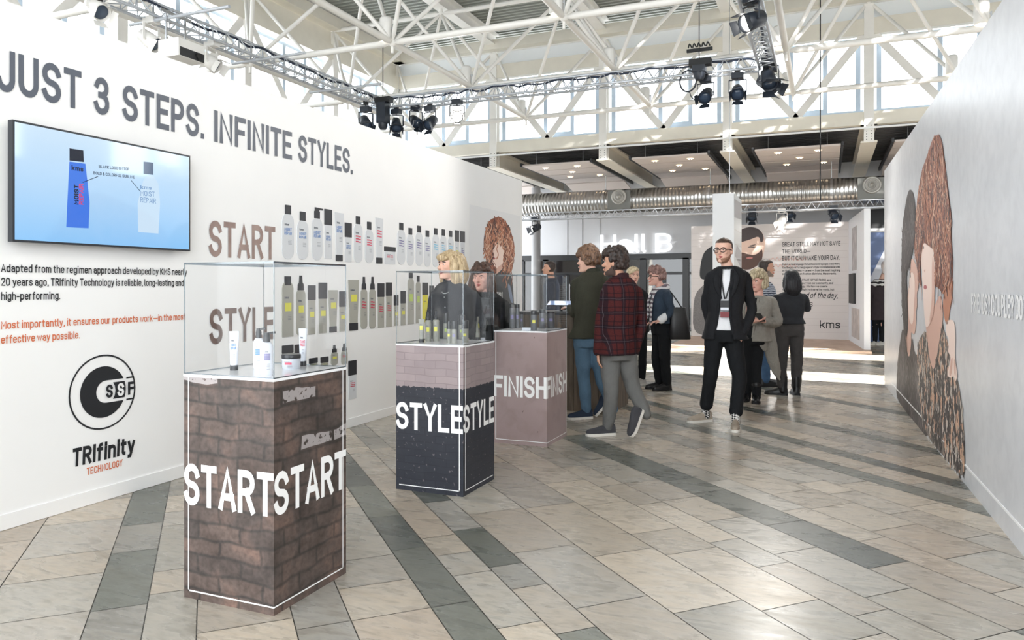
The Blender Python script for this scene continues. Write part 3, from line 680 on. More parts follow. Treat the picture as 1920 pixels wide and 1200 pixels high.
for s in (-1, 1): b.ribbon([(ey+.175, ez+s*sl), (ey+.225, ez+s*sl)], .010, f)
ar = [(ey+.165*cos(radians(a_)), ez+.165*sin(radians(a_))) for a_ in (19, 9, 0, -9, -19)]
poly(b, [(ey+.068, ez+.054)]+ar+[(ey+.068, ez-.054), (ey+.082, ez-.03), (ey+.087, ez), (ey+.082, ez+.03)], f2_)
for s, yy, mm in (('S', ey+.016, 0), ('S', ey+.100, 1), ('F', ey+.180, 0)): lettering(b, s, lambda x, y, yy=yy: Vector((WX+.005, yy+x, ez-.043+y)), .086, .2, .9, .1, mm, .050)
tag(b.build('wall_emblem', [M_ink, mat('white_print', rgb(240, 240, 240), .5)]), 'round black and white emblem with the letters SSF on the wall', 'emblem')
wall_text('wall_lettering', 'TRIfinity', 3.197, .262, .115, .45, M_ink, 'black word TRIfinity on the white wall under the round emblem', .2, 1, .003, 'lettering', .04)
wall_text('wall_lettering', 'TECHNOLOGY', 3.295, .192, .045, .26, M_orng, 'small orange word TECHNOLOGY beneath TRIfinity on the white wall', .15)

# ---- screen
TVX = WX+.09; tv0, tv1, tz0, tz1 = 2.776, 4.047, 1.632, 2.318
t = thing('television', 'flat wall screen showing two bottles on a pale blue background, left of START', 'screen', (WX, tv0, tz0))
tw, thh = tv1-tv0, tz1-tz0
def tvf(o): return lambda y, z: Vector((o, y, z))
b = MB(); b.box((.045, 0, 0), (.085, tw, thh)); b.build('casing', mat('dark_screen_casing', rgb(40, 44, 50), .35), t)
b = MB(); b.box((0, .28, .15), (.045, tw-.28, thh-.15)); b.build('wall_mount', M_black, t)
def screen_mat():
    m = bpy.data.materials.new('lit_screen'); m.use_nodes = True; tt = m.node_tree; p = tt.nodes['Principled BSDF']; tc = nd(tt, 'ShaderNodeTexCoord')
    sx = nd(tt, 'ShaderNodeSeparateXYZ'); tt.links.new(tc.outputs['Object'], sx.inputs[0])
    c = ramp(tt, math_n(tt, 'DIVIDE', sx.outputs['Z'], thh), [(0, rgb(140,200,250)), (.45, rgb(178,216,250)), (1, rgb(208,232,252))])
    p.inputs['Base Color'].default_value = (.01,.01,.012,1); p.inputs['Roughness'].default_value = .06; p.inputs['Specular IOR Level'].default_value = .9
    tt.links.new(c, p.inputs['Emission Color']); p.inputs['Emission Strength'].default_value = .42; return m
def glow(name, c, s=.42): return mat(name, (.01,.01,.012,1), .06, emit=c, estr=s, spec=.6)
b = MB(); fs = tvf(.086); poly(b, [(.012, .012), (tw-.012, .012), (tw-.012, thh-.012), (.012, thh-.012)], fs); b.build('display', screen_mat(), t)
def scr(px, py):
    p = on_x(px, py, TVX-.004); return p.y-tv0, p.z-tz0
b = MB()
def spoly(pts, m, o=.087): poly(b, [scr(*p) for p in pts], tvf(o), m)
spoly([(130,303),(160,307),(168,380),(166,428),(124,426),(126,380)], 0); spoly([(130,278),(156,282),(157,304),(130,301)], 1, .0875)
spoly([(268,340),(275,330),(288,330),(297,345),(300,380),(297,438),(259,435),(258,380)], 2); spoly([(269,303),(287,305),(287,328),(269,326)], 3, .0875)
def scr_line(s, pa, pb, h, m, wt=.16, rot=False):
    (ya, za), (yb, zb) = scr(*pa), scr(*pb); L = math.hypot(yb-ya, zb-za); ux, uz = (yb-ya)/L, (zb-za)/L
    lettering(b, s, lambda x, y: Vector((.0885, ya+ux*x-uz*y, za+uz*x+ux*y)), h, wt, 1, .1, m, L)
scr_line('BLACK LOGO ON TOP', (185,315), (242,320), .019, 1); scr_line('BOLD & COLORFUL SUBLINE', (175,327), (252,335), .019, 1)
scr_line('kms', (134,319), (156,322), .030, 1, .2); scr_line('kms', (263,354), (284,356), .024, 4, .16)
scr_line('MOIST', (147,384), (147,347), .03, 1, .22); scr_line('REPAIR', (156,384), (156,345), .03, 5, .16)
scr_line('MOIST', (263,367), (290,369), .034, 4, .12); scr_line('REPAIR', (263,379), (292,382), .034, 4, .12)
for pa, pb in (((183,331), (155,342)), ((246,339), (262,358))): b.ribbon([scr(*pa), scr(*pb)], .004, tvf(.0885), 1)
b.build('picture', [glow('screen_blue', rgb(64,124,232)), glow('screen_black', rgb(18,28,48)), glow('screen_white', rgb(206,230,250)), glow('screen_slate', rgb(52,84,120)), glow('screen_grey', rgb(110,150,196)), glow('screen_red', rgb(220,70,110))], t)

# ---- printed bottles, each a thin cut-out on the wall
M_wb = mat('print_white_bottle', rgb(212, 215, 219), .4); M_gb = mat('print_grey_bottle', rgb(168, 167, 158), .4); M_cap = mat('print_black_cap', rgb(46, 47, 52), .35)
M_yb = mat('print_yellow_bottle', rgb(222, 212, 60), .4); M_ob = mat('print_orange_bottle', rgb(226, 166, 52), .4); M_rim = mat('print_pale_rim', rgb(204, 206, 210), .45)
LC = {'blue': mat('print_blue', rgb(92, 134, 194), .45), 'pink': mat('print_pink', rgb(214, 92, 114), .45), 'purple': mat('print_purple', rgb(132, 128, 168), .45), 'cyan': mat('print_cyan', rgb(140, 196, 220), .45),
      'yellow': mat('print_yellow', rgb(222, 218, 92), .45), 'red': mat('print_red', rgb(196, 70, 90), .45), 'green': mat('print_green', rgb(188, 208, 110), .45)}
ORD = 'first second third fourth fifth sixth seventh eighth ninth tenth eleventh twelfth thirteenth fourteenth fifteenth sixteenth seventeenth eighteenth nineteenth'.split()
def rrect(w, h0, h1, r): 
    r = min(r, w/2*.999, (h1-h0)/2)
    o = []
    for cx, cz, a in ((w/2-r, h0+r, -90), (w/2-r, h1-r, 0), (-w/2+r, h1-r, 90), (-w/2+r, h0+r, 180)):
        o += [(cx+r*cos(radians(a+18*i)), cz+r*sin(radians(a+18*i))) for i in range(6)]
    return o
def slab(b, pts, t0, t1, m=0):
    n = len(pts); vs = [(t0, y, z) for y, z in pts]+[(t1, y, z) for y, z in pts]
    b.add(vs, [tuple(range(n))[::-1], tuple(range(n, 2*n))]+[(i, (i+1) % n, n+(i+1) % n, n+i) for i in range(n)], m)
def cutout(px, top, bot, wpx, kind, cap, body, ink, name, label, group):
    y0, z0 = yz(px-wpx/2, bot); y1, _ = yz(px+wpx/2, bot); y, _ = yz(px, bot); _, z1 = yz(px, top); z0 = yz(px, bot)[1]
    w = y1-y0; h = z1-z0; ch = h*cap
    t = thing(name, label, 'printed bottle', (WX, y, z0), 0, group)
    bd = MB(); cp = MB()
    if kind == 'oval': slab(bd, rrect(w, 0, h-ch, w*.46), 0, .005); slab(cp, rrect(w*.5, h-ch-.004, h, .004), 0, .006)
    elif kind == 'pump':
        slab(bd, rrect(w, 0, h-ch, w*.46), 0, .005); slab(cp, rrect(w*.5, h-ch-.004, h-ch*.35, .004), 0, .006)
        slab(cp, [(-w*.2, h-ch*.4), (w*.15, h-ch*.4), (w*.2, h-ch*.2), (w*.55, h-ch*.2), (w*.55, h-ch*.05), (-w*.2, h)], 0, .0065)
    elif kind == 'can': slab(bd, rrect(w*.94, 0, h-ch, .006), 0, .005); slab(cp, rrect(w, h-ch, h, .004), 0, .006)
    elif kind == 'hair': slab(bd, [(-w/2, 0), (w/2, 0), (w/2, h*.80)]+[(w/2*cos(radians(a)), h*.80+w*.42*sin(radians(a))) for a in (25, 45, 60)]+[(-w/2*cos(radians(a)), h*.80+w*.42*sin(radians(a))) for a in (60, 45, 25)]+[(-w/2, h*.80)], 0, .005); slab(cp, rrect(w*.56, h-ch, h, .003), 0, .006)
    elif kind == 'spray': slab(bd, rrect(w, 0, h-ch, w*.35), 0, .005); slab(cp, [(-w*.34, h-ch-.003), (w*.34, h-ch-.003), (w*.30, h-ch*.6), (w*.18, h-ch*.5), (w*.14, h), (-w*.14, h), (-w*.18, h-ch*.5), (-w*.30, h-ch*.6)], 0, .006)
    elif kind == 'tube': slab(bd, [(-w*.36, ch), (w*.36, ch), (w*.5, h*.95), (w*.5, h), (-w*.5, h), (-w*.5, h*.95)], 0, .005); slab(cp, rrect(w*.78, 0, ch+.004, .004), 0, .006)
    elif kind == 'jar': slab(bd, rrect(w*.96, 0, h-ch, .012), 0, .005); slab(cp, rrect(w, h-ch, h, .006), 0, .006)
    bd.build('body', body, t); cp.build('cap', M_cap, t)
    lb = MB(); base = ch if kind == 'tube' else 0; bh = h-ch; fx = lambda x, z: Vector((.0064, x, z))
    if ink in ('yellow', 'green') and kind != 'jar':
        lb.add([fx(-w*.26, base+bh*.50), fx(w*.30, base+bh*.50), fx(w*.30, base+bh*.66), fx(-w*.26, base+bh*.66)], [(0,1,2,3)])
    else:
        if ink == 'blue':
            for q, s in enumerate(('MOIST', 'REPAIR')): lettering(lb, s, lambda x, yy, q=q: fx(-w*.32+x, base+bh*(.62-.085*q)+yy), bh*.07, .2, 1, .12, 0, w*.62)
        else:
            for q in range(3): lb.ribbon([(-w*.26, base+bh*(.68-.07*q)), (-w*.02, base+bh*(.68-.07*q))], bh*.035, fx, 0); lb.ribbon([(w*.04, base+bh*(.67-.07*q)), (w*.26, base+bh*(.67-.07*q))], bh*.03, fx, 0)
    lettering(lb, 'kms', lambda x, yy: fx(-w*.3+x, base+bh*.74+yy), bh*.05, .2, 1.1, .1, 1, w*.36)
    for q in range(4): lb.ribbon([(w*.0, base+bh*(.42-.03*q)), (w*.28, base+bh*(.42-.03*q))], bh*.006, fx, 1)
    lb.build('label_print', [LC[ink], M_slate], t)
    return t
R1 = [(539.5,384.6,486,22,'oval',.16,'blue'),(567,397,486.7,21,'oval',.18,'blue'),(594,389,488,20,'pump',.2,'blue'),(615,392.5,485,14,'can',.32,'blue'),(635.6,399,489.6,16,'tube',.12,'blue'),(652.6,418,491,12.5,'can',.37,'blue'),
      (671,405.6,492.5,16,'oval',.16,'pink'),(691.8,416,493.4,15,'oval',.18,'pink'),(710.7,409,494,14,'tube',.12,'pink'),(730.7,462.8,495.4,21,'jar',.27,'pink'),(752,418,496,14.6,'oval',.16,'purple'),(769,427.5,497.8,13,'oval',.17,'purple'),
      (785.4,423.4,498,13.7,'oval',.16,'purple'),(801,432,499.8,12.5,'oval',.17,'purple'),(816.5,428,500,12.8,'oval',.16,'cyan'),(831,430,500.5,11.7,'oval',.16,'cyan'),(844.6,432.7,501,11,'oval',.16,'cyan'),(856.6,432,501.5,7.3,'can',.30,'yellow'),(867,433.6,502,8.2,'can',.30,'purple')]
R2 = [(539,518,631.6,21,'hair',.15,'yellow'),(563.5,516.7,629,17,'spray',.24,'yellow'),(584,535,626.7,14,'can',.3,'yellow'),(605,530,624.7,15.5,'can',.32,'yellow'),(624,544,623,17,'tube',.13,'yellow'),(642,546,621,12.5,'can',.39,'yellow'),
      (662.6,524.6,619.4,20,'tube',.14,'yellow'),(682,519,616.5,12.3,'spray',.24,'red'),(698,519,616,12,'spray',.24,'red'),(714,531,614.5,12.3,'can',.31,'red'),(729,529.6,612.7,11,'can',.3,'red'),(742.5,553,610.7,8,'can',.34,'yellow'),
      (755.5,545.6,610,9.3,'can',.36,'yellow'),(769.8,511.5,607.7,11.7,'hair',.11,'green'),(783.7,517,606,8.5,'hair',.13,'green'),(796.8,530,604,10,'can',.31,'yellow'),(809,535.4,603,8,'can',.31,'yellow')]
KN = {'oval': 'rounded bottle', 'pump': 'pump bottle', 'can': 'spray can', 'tube': 'tube', 'jar': 'jar', 'hair': 'hairspray can', 'spray': 'spray bottle'}
for i, (px, tp, bt, wd, kd, cp, ink) in enumerate(R1):
    cutout(px, tp, bt, wd, kd, cp, M_wb, ink, 'printed_bottle', 'printed white %s, %s from the left in the top row beside START' % (KN[kd], ORD[i]), 'printed bottles in the START row')
for i, (px, tp, bt, wd, kd, cp, ink) in enumerate(R2):
    bm_ = M_yb if i == 15 else M_ob if i == 16 else M_gb
    cutout(px, tp, bt, wd, kd, cp, bm_, ink, 'printed_bottle', 'printed %s %s, %s from the left in the row beside STYLE' % ('yellow' if i == 15 else 'orange' if i == 16 else 'grey', KN[kd], ORD[i]), 'printed bottles in the STYLE row')
R3 = [(539,647,690,21,'jar',.35,'yellow','wide grey jar'),(558,646,688,12,'jar',.4,'yellow','narrow grey jar'),(587,671,688,16,'jar',.6,'yellow','small dark jar'),(608,669,687,14.5,'jar',.6,'yellow','small dark tub'),(626.5,647,685,13,'spray',.34,'yellow','grey bottle with yellow collar'),(645,644,683,12,'spray',.34,'red','grey bottle with red collar')]
for px, tp, bt, wd, kd, cp, ink, nm in R3:
    cutout(px, tp, bt, wd, kd, cp, M_gb, ink, 'printed_bottle', 'printed %s in the low row seen through the first glass case' % nm, 'printed bottles in the low row')
cutout(660.5, 676, 748, 15, 'can', .38, M_wb, 'red', 'printed_bottle', 'printed white can with dark cap, alone on the wall right of the START case', 'printed bottles in the low row')

# ---- portrait of a curly redhead on the left wall
def hair_strokes(b, inside, box, fn, n, cols, seed, L=.12, wd=.010, horiz=.5):
    r = random.Random(seed); made = 0; tries = 0
    while made < n and tries < n*14:
        tries += 1; x = r.uniform(box[0], box[2]); y = r.uniform(box[1], box[3])
        if not inside(x, y): continue
        a = r.uniform(-1, 1)*horiz-pi/2; pts = []; ph = r.uniform(0, 6.28); am = r.uniform(.1, .25)*L; l = L*r.uniform(.5, 1.2)
        for k in range(8):
            u = k/7; s_ = am*sin(ph+u*7); pts.append((x+cos(a)*u*l+s_, y+sin(a)*u*l))
        if not (inside(*pts[4]) and inside(*pts[7])) and r.random() < .93: continue
        lay = (made % 40)*.00007; up = lambda a_, c_, lay=lay: (lambda p_: p_+(Vector((EYE.x, EYE.y, p_.z))-p_).normalized()*lay)(fn(a_, c_))
        b.ribbon(pts, wd*r.uniform(.5, 1.3), up, r.choice(cols)); made += 1
def in_poly(P):
    def g(x, y):
        c = False; n = len(P)
        for i in range(n):
            x0, y0 = P[i]; x1, y1 = P[i-1]
            if (y0 > y) != (y1 > y) and x < (x1-x0)*(y-y0)/(y1-y0)+x0: c = not c
        return c
    return g
HAIR = [mat('print_hair_mid', rgb(146, 82, 58), .5), mat('print_hair_light', rgb(190, 124, 92), .5), mat('print_hair_dark', rgb(82, 44, 34), .5), mat('print_hair_pale', rgb(220, 178, 150), .5)]
M_skin_p = mat('print_skin', rgb(250, 224, 211), .5); M_skin_s = mat('print_skin_deep', rgb(224, 180, 162), .5); M_lip_p = mat('print_lips', rgb(190, 96, 96), .5); M_coat_p = mat('print_black_jacket', rgb(44, 46, 52), .5)
b = MB(); yz0 = [yz(*p) for p in ((880,385),(975,404),(975,582),(880,640))]
pb = [(8.772, 1.0), (10.54, 1.0), (10.54, 2.45), (8.772, 2.45)]
poly(b, pb, wl(.003), 0)
def pz(zx, zy): return yz(870+zx/4.617, 380+zy/4.617)          # read off a 4.6x enlargement
hp = [pz(*q) for q in ((275,125),(215,150),(185,230),(165,330),(175,420),(190,520),(230,580),(270,620),(410,610),(425,520),(437,420),(425,320),(395,220),(350,150),(310,120))]
poly(b, rounded(hp), wl(.005), 1)
jk = [pz(*q) for q in ((290,600),(340,560),(400,600),(420,700),(430,880),(440,1060),(250,1060),(240,760),(262,640))]
poly(b, rounded(jk), wl(.0055), 8)
poly(b, rounded([pz(*q) for q in ((262,350),(250,410),(238,440),(246,470),(240,520),(252,548),(280,560),(280,606),(330,560),(345,480),(335,370),(300,310))]), wl(.006), 5)
poly(b, rounded([pz(*q) for q in ((280,560),(274,620),(300,600),(335,570),(342,500),(320,540))]), wl(.0065), 6)
poly(b, rounded([pz(*q) for q in ((240,490),(258,470),(272,486),(258,494))]), wl(.007), 7); poly(b, rounded([pz(*q) for q in ((276,350),(300,338),(304,352),(284,362))]), wl(.007), 8); poly(b, rounded([pz(*q) for q in ((244,420),(262,402),(258,424))]), wl(.007), 6)
poly(b, rounded([pz(*q) for q in ((190,420),(235,330),(250,430),(240,560),(200,540))]), wl(.0062), 8)
ih = in_poly(hp); fc = in_poly([pz(*q) for q in ((255,370),(240,440),(240,560),(335,560),(345,380))])
hair_strokes(b, lambda x, y: ih(x, y) and not fc(x, y), (min(p[0] for p in hp), min(p[1] for p in hp), max(p[0] for p in hp), max(p[1] for p in hp)), wl(.0075), 420, (1, 2, 3, 4, 2), 5, .22, .022, .5)
lettering(b, 'ATION', lambda x, y: Vector((WX+.0075, pz(262,0)[0]+x, pz(300,825)[1]+y)), .085, .18, 1, .1, 9, pz(330,0)[0]-pz(262,0)[0])
poly(b, rounded([pz(*q) for q in ((372,690),(400,720),(425,870),(405,870),(385,800))]), wl(.007), 10)
tag(b.build('portrait_poster', [mat('print_pale_grey', rgb(232, 233, 235), .5)]+HAIR+[M_skin_p, M_skin_s, M_lip_p, M_coat_p, mat('white_print', rgb(240,240,240), .5), mat('print_denim', rgb(130, 144, 172), .5)]), 'poster of a person with big curly red hair at the end of the white wall', 'poster')

# ---- mural on the right wall
def rz(zx, zy, second=False):
    p = on_rw(1660+zx/3.75, (520 if second else 240)+zy/3.75); return (p-RA).dot(RD), p.z
def rwf(off): return lambda x, z: RA+RD*x+RN*off+Vector((0, 0, z))
b = MB()
def mp_(pts, m, off): poly(b, rounded([rz(*p) for p in pts]), rwf(off), m)
T = True
hairR = [(355,45),(330,90),(300,190),(262,290),(245,380),(230,480),(215,640),(212,760),(205,860),(225,960),(240,1080),(262,1130),(250,1000),(258,880),(275,800),(310,830),(345,850),(352,960),(352,1120),(380,1120),(410,1180),(450,1130),(478,1060),(478,900),(465,760),(470,620),(452,500),(440,400),(430,300),(415,190),(398,60)]
body2 = [(125,330,T),(105,450,T),(90,560,T),(80,740,T),(78,850,T),(150,950,T),(245,1080,T),(310,1140,T),(330,900,T),(300,600,T),(230,540,T),(208,545,T),(190,400,T),(170,510,T)]
mp_(body2, 8, .002)
def coat_pts(): return [(272,385,T),(250,420,T),(232,460,T),(225,650,T),(240,860,T),(262,1010,T),(310,1140,T),(440,1290,T),(566,1440,T),(562,1200,T),(545,920,T),(520,760,T),(500,690,T),(440,460,T),(405,330,T),(395,400,T),(372,520,T),(345,660,T),(310,560,T),(300,440,T),(290,380,T)]
mp_(coat_pts(), 9, .003)
mp_([(300,290,T),(285,330,T),(298,420,T),(305,500,T),(320,600,T),(345,662,T),(365,560,T),(385,440,T),(405,330,T),(410,250,T),(395,100,T),(350,200,T),(322,262,T)], 6, .004)
mp_(hairR, 1, .005)
mp_([(275,800),(262,860),(255,960),(266,1010),(262,1060),(272,1120),(270,1180),(280,1330),(290,1405),(310,1395),(345,1320),(352,1200),(352,960),(345,850),(310,830)], 5, .006)
mp_([(340,870),(350,1000),(352,1200),(345,1320),(310,1395),(335,1200),(332,1000)], 6, .0065)
mp_([(272,1120),(285,1098),(304,1120),(285,1140)], 7, .007); mp_([(276,1000),(290,990),(284,1022)], 6, .007); mp_([(266,820),(280,838),(272,858)], 8, .007)
mp_([(410,1180),(412,1300),(430,1380),(447,1380),(455,1300),(475,1180),(482,1060),(450,1080)], 2, .005)
mp_([(170,430),(150,500),(130,640),(120,760),(116,1000),(118,1200),(128,1380),(150,1500),(165,1400),(160,1200),(150,1010),(180,960),(195,860),(215,800),(218,600),(205,480),(190,440)], 8, .005)
mp_([(190,900),(235,1000),(240,1120),(222,1160),(228,1250),(218,1290),(222,1340),(210,1465),(182,1425),(186,1520),(170,1630),(150,1540),(135,1400),(150,1240),(170,1100),(180,960)], 6, .004)
mp_([(178,1020),(200,1010),(215,1100),(205,1250),(200,1380),(180,1380),(165,1300),(168,1150)], 5, .0055)
mp_([(430,310,T),(465,295,T),(492,310,T),(500,420,T),(492,560,T),(515,690,T),(498,740,T),(488,690,T),(465,710,T),(438,690,T),(470,560,T),(440,520,T),(455,430,T),(430,400,T)], 5, .005)
mp_([(470,560,T),(482,570,T),(470,700,T),(452,690,T)], 6, .006); mp_([(488,560,T),(500,600,T),(500,700,T),(490,680,T)], 6, .006); mp_([(440,480,T),(452,478,T),(446,520,T)], 8, .006)
rp = [rz(*p) for p in hairR]; ih = in_poly(rp)
hair_strokes(b, ih, (min(p[0] for p in rp), min(p[1] for p in rp), max(p[0] for p in rp), max(p[1] for p in rp)), rwf(.0075), 1100, (1, 2, 3, 4, 2, 1, 3), 9, .16, .017, .6)
dk_ = [rz(*p) for p in [(170,430),(150,500),(130,640),(120,760),(116,1000),(118,1200),(128,1380),(150,1500),(165,1400),(160,1200),(150,1010),(180,960),(195,860),(215,800),(218,600),(205,480),(190,440)]]
hair_strokes(b, in_poly(dk_), (min(p[0] for p in dk_), min(p[1] for p in dk_), max(p[0] for p in dk_), max(p[1] for p in dk_)), rwf(.0065), 200, (8, 10, 13, 10), 21, .35, .02, .12)
bd_ = [rz(*p) for p in body2]
hair_strokes(b, in_poly(bd_), (min(p[0] for p in bd_), min(p[1] for p in bd_), max(p[0] for p in bd_), max(p[1] for p in bd_)), rwf(.003), 160, (8, 13, 13), 22, .3, .03, .15)
cpz = [rz(*p) for p in coat_pts()]; ic = in_poly(cpz)
hair_strokes(b, ic, (min(p[0] for p in cpz), min(p[1] for p in cpz), max(p[0] for p in cpz), max(p[1] for p in cpz)), rwf(.0045), 900, (8, 10, 8, 11, 4), 12, .07, .035, .3)
def rsh(zx0, zx1, zy, sec=True): return rz(zx0, zy, sec)
(xa, za), (xb, zb) = [((on_rw(*p)-RA).dot(RD), on_rw(*p).z) for p in ((1823,587), (1920,600))]
cap_h = on_rw(1823, 551).z-za
lettering(b, 'FRIENDS? COUPLE? DO', lambda x, y: rwf(.004)(xa-x, za+.004+y), cap_h, .17, 1, .1, 12, (xa-xb))
tag(b.build('mural', [mat('print_pale_grey2', rgb(222, 224, 228), .5)]+HAIR+[M_skin_p, M_skin_s, M_lip_p, mat('print_dark_hair', rgb(66, 56, 54), .5), mat('print_fur_base', rgb(128, 116, 108), .5), mat('print_fur_dark', rgb(70, 62, 58), .5), mat('print_fur_pale', rgb(206, 194, 184), .5), mat('white_print', rgb(250,250,250), .5), mat('print_dark_sheen', rgb(104, 94, 92), .5)]), 'wall print of two people face to face, one with tall curly red hair', 'mural')

# ================================================================ DISPLAY CASES
def case_mat(kind):
    m = bpy.data.materials.new(kind+'_print'); m.use_nodes = True; t = m.node_tree; b = t.nodes['Principled BSDF']
    uv = nd(t, 'ShaderNodeUVMap'); uv.uv_map = 'map'; V = uv.outputs[0]; b.inputs['Roughness'].default_value = .42; b.inputs['Specular IOR Level'].default_value = .35
    wob = nd(t, 'ShaderNodeTexNoise'); wob.inputs['Scale'].default_value = 5; t.links.new(V, wob.inputs['Vector'])
    ma = nd(t, 'ShaderNodeVectorMath', operation='MULTIPLY_ADD'); ma.inputs[1].default_value = ((.07, .055, 0) if kind == 'start' else (.03, .03, 0)); t.links.new(wob.outputs['Color'], ma.inputs[0]); t.links.new(V, ma.inputs[2]); W = ma.outputs[0]
    n1 = noise_node(t, V, 6, 8, .5); n2 = noise_node(t, V, 40, 6, .3); n3 = noise_node(t, V, 2.2, 4)
    if kind == 'start':
        br = nd(t, 'ShaderNodeTexBrick'); br.inputs['Scale'].default_value = 1; br.inputs['Brick Width'].default_value = .235; br.inputs['Row Height'].default_value = .075; br.inputs['Mortar Size'].default_value = .013; br.inputs['Mortar Smooth'].default_value = 1.0; br.inputs['Bias'].default_value = .1
        br.inputs['Color1'].default_value = rgb(98, 84, 78); br.inputs['Color2'].default_value = rgb(76, 68, 65); br.inputs['Mortar'].default_value = rgb(62, 57, 55); t.links.new(W, br.inputs['Vector'])
        c = mixc(t, 1, br.outputs['Color'], ramp(t, n1, [(.3, (.55,.53,.52,1)), (.5, (.95,.95,.95,1)), (.70, (1.7,1.45,1.34,1))]), 'MULTIPLY')
        c = mixc(t, 1, c, ramp(t, n2, [(.3, (.7,.7,.7,1)), (.6, (1.1,1.1,1.1,1))]), 'MULTIPLY')
        vo = nd(t, 'ShaderNodeTexBrick'); vo.inputs['Scale'].default_value = 1; vo.inputs['Brick Width'].default_value = .235; vo.inputs['Row Height'].default_value = .075; vo.inputs['Mortar Size'].default_value = .012; vo.inputs['Color1'].default_value = (0,0,0,1); vo.inputs['Color2'].default_value = (1,1,1,1); vo.inputs['Mortar'].default_value = (0,0,0,1); t.links.new(W, vo.inputs['Vector'])
        sx = nd(t, 'ShaderNodeSeparateXYZ'); t.links.new(V, sx.inputs[0])
        k = math_n(t, 'MULTIPLY', math_n(t, 'GREATER_THAN', vo.outputs['Color'], .86), math_n(t, 'GREATER_THAN', math_n(t, 'ADD', sx.outputs['Y'], math_n(t, 'MULTIPLY', n3, .3)), .78))
        k = math_n(t, 'MULTIPLY', k, math_n(t, 'GREATER_THAN', n2, .42))
        c = mixc(t, math_n(t, 'MULTIPLY', k, .75), c, rgb(170, 164, 164))
        t.links.new(br.outputs['Fac'], b.inputs['Roughness']); b.inputs['Roughness'].default_value = .45
        for l in list(t.links):
            if l.to_socket == b.inputs['Roughness']: t.links.remove(l)
    elif kind == 'style':
        br = nd(t, 'ShaderNodeTexBrick'); br.inputs['Scale'].default_value = 1; br.inputs['Brick Width'].default_value = .16; br.inputs['Row Height'].default_value = .05; br.inputs['Mortar Size'].default_value = .0035
        br.inputs['Color1'].default_value = (1,1,1,1); br.inputs['Color2'].default_value = (.84,.84,.86,1); br.inputs['Mortar'].default_value = (.76,.76,.78,1); t.links.new(W, br.inputs['Vector'])
        sx = nd(t, 'ShaderNodeSeparateXYZ'); t.links.new(V, sx.inputs[0])
        lvl = math_n(t, 'ADD', sx.outputs['Y'], math_n(t, 'MULTIPLY', n2, .035))
        base = mixc(t, math_n(t, 'GREATER_THAN', lvl, .722), mixc(t, n1, rgb(34, 38, 48), rgb(56, 58, 66)), mixc(t, n1, rgb(140, 126, 128), rgb(166, 152, 152)))
        chip = math_n(t, 'MULTIPLY', math_n(t, 'GREATER_THAN', n2, .655), math_n(t, 'LESS_THAN', lvl, .722))
        base = mixc(t, math_n(t, 'MULTIPLY', chip, .5), base, rgb(140, 130, 132)); c = mixc(t, 1, base, br.outputs['Color'], 'MULTIPLY')
    else:
        c = mixc(t, n3, rgb(140, 120, 118), rgb(170, 152, 152)); c = mixc(t, ramp(t, n1, [(.30, (.35,.35,.35,1)), (.5, (0,0,0,1))]), c, rgb(122, 104, 102))
        mq = nd(t, 'ShaderNodeMapping'); mq.inputs['Scale'].default_value = (30, 11, 1); t.links.new(V, mq.inputs[0]); n4 = noise_node(t, mq.outputs[0], 1.0, 3)
        c = mixc(t, math_n(t, 'GREATER_THAN', n4, .735), c, rgb(84, 66, 66))
    t.links.new(c, b.inputs['Base Color']); return m
M_white = mat('white_acrylic_top', rgb(240, 241, 243), .12, spec=.6); M_wp = mat('white_print', rgb(240, 240, 240), .5); M_edge = clear('acrylic_edge', (.66, .72, .76, 1), .12, .1)
M_acr = clear('clear_acrylic', (.985, .99, .993, 1), .034)
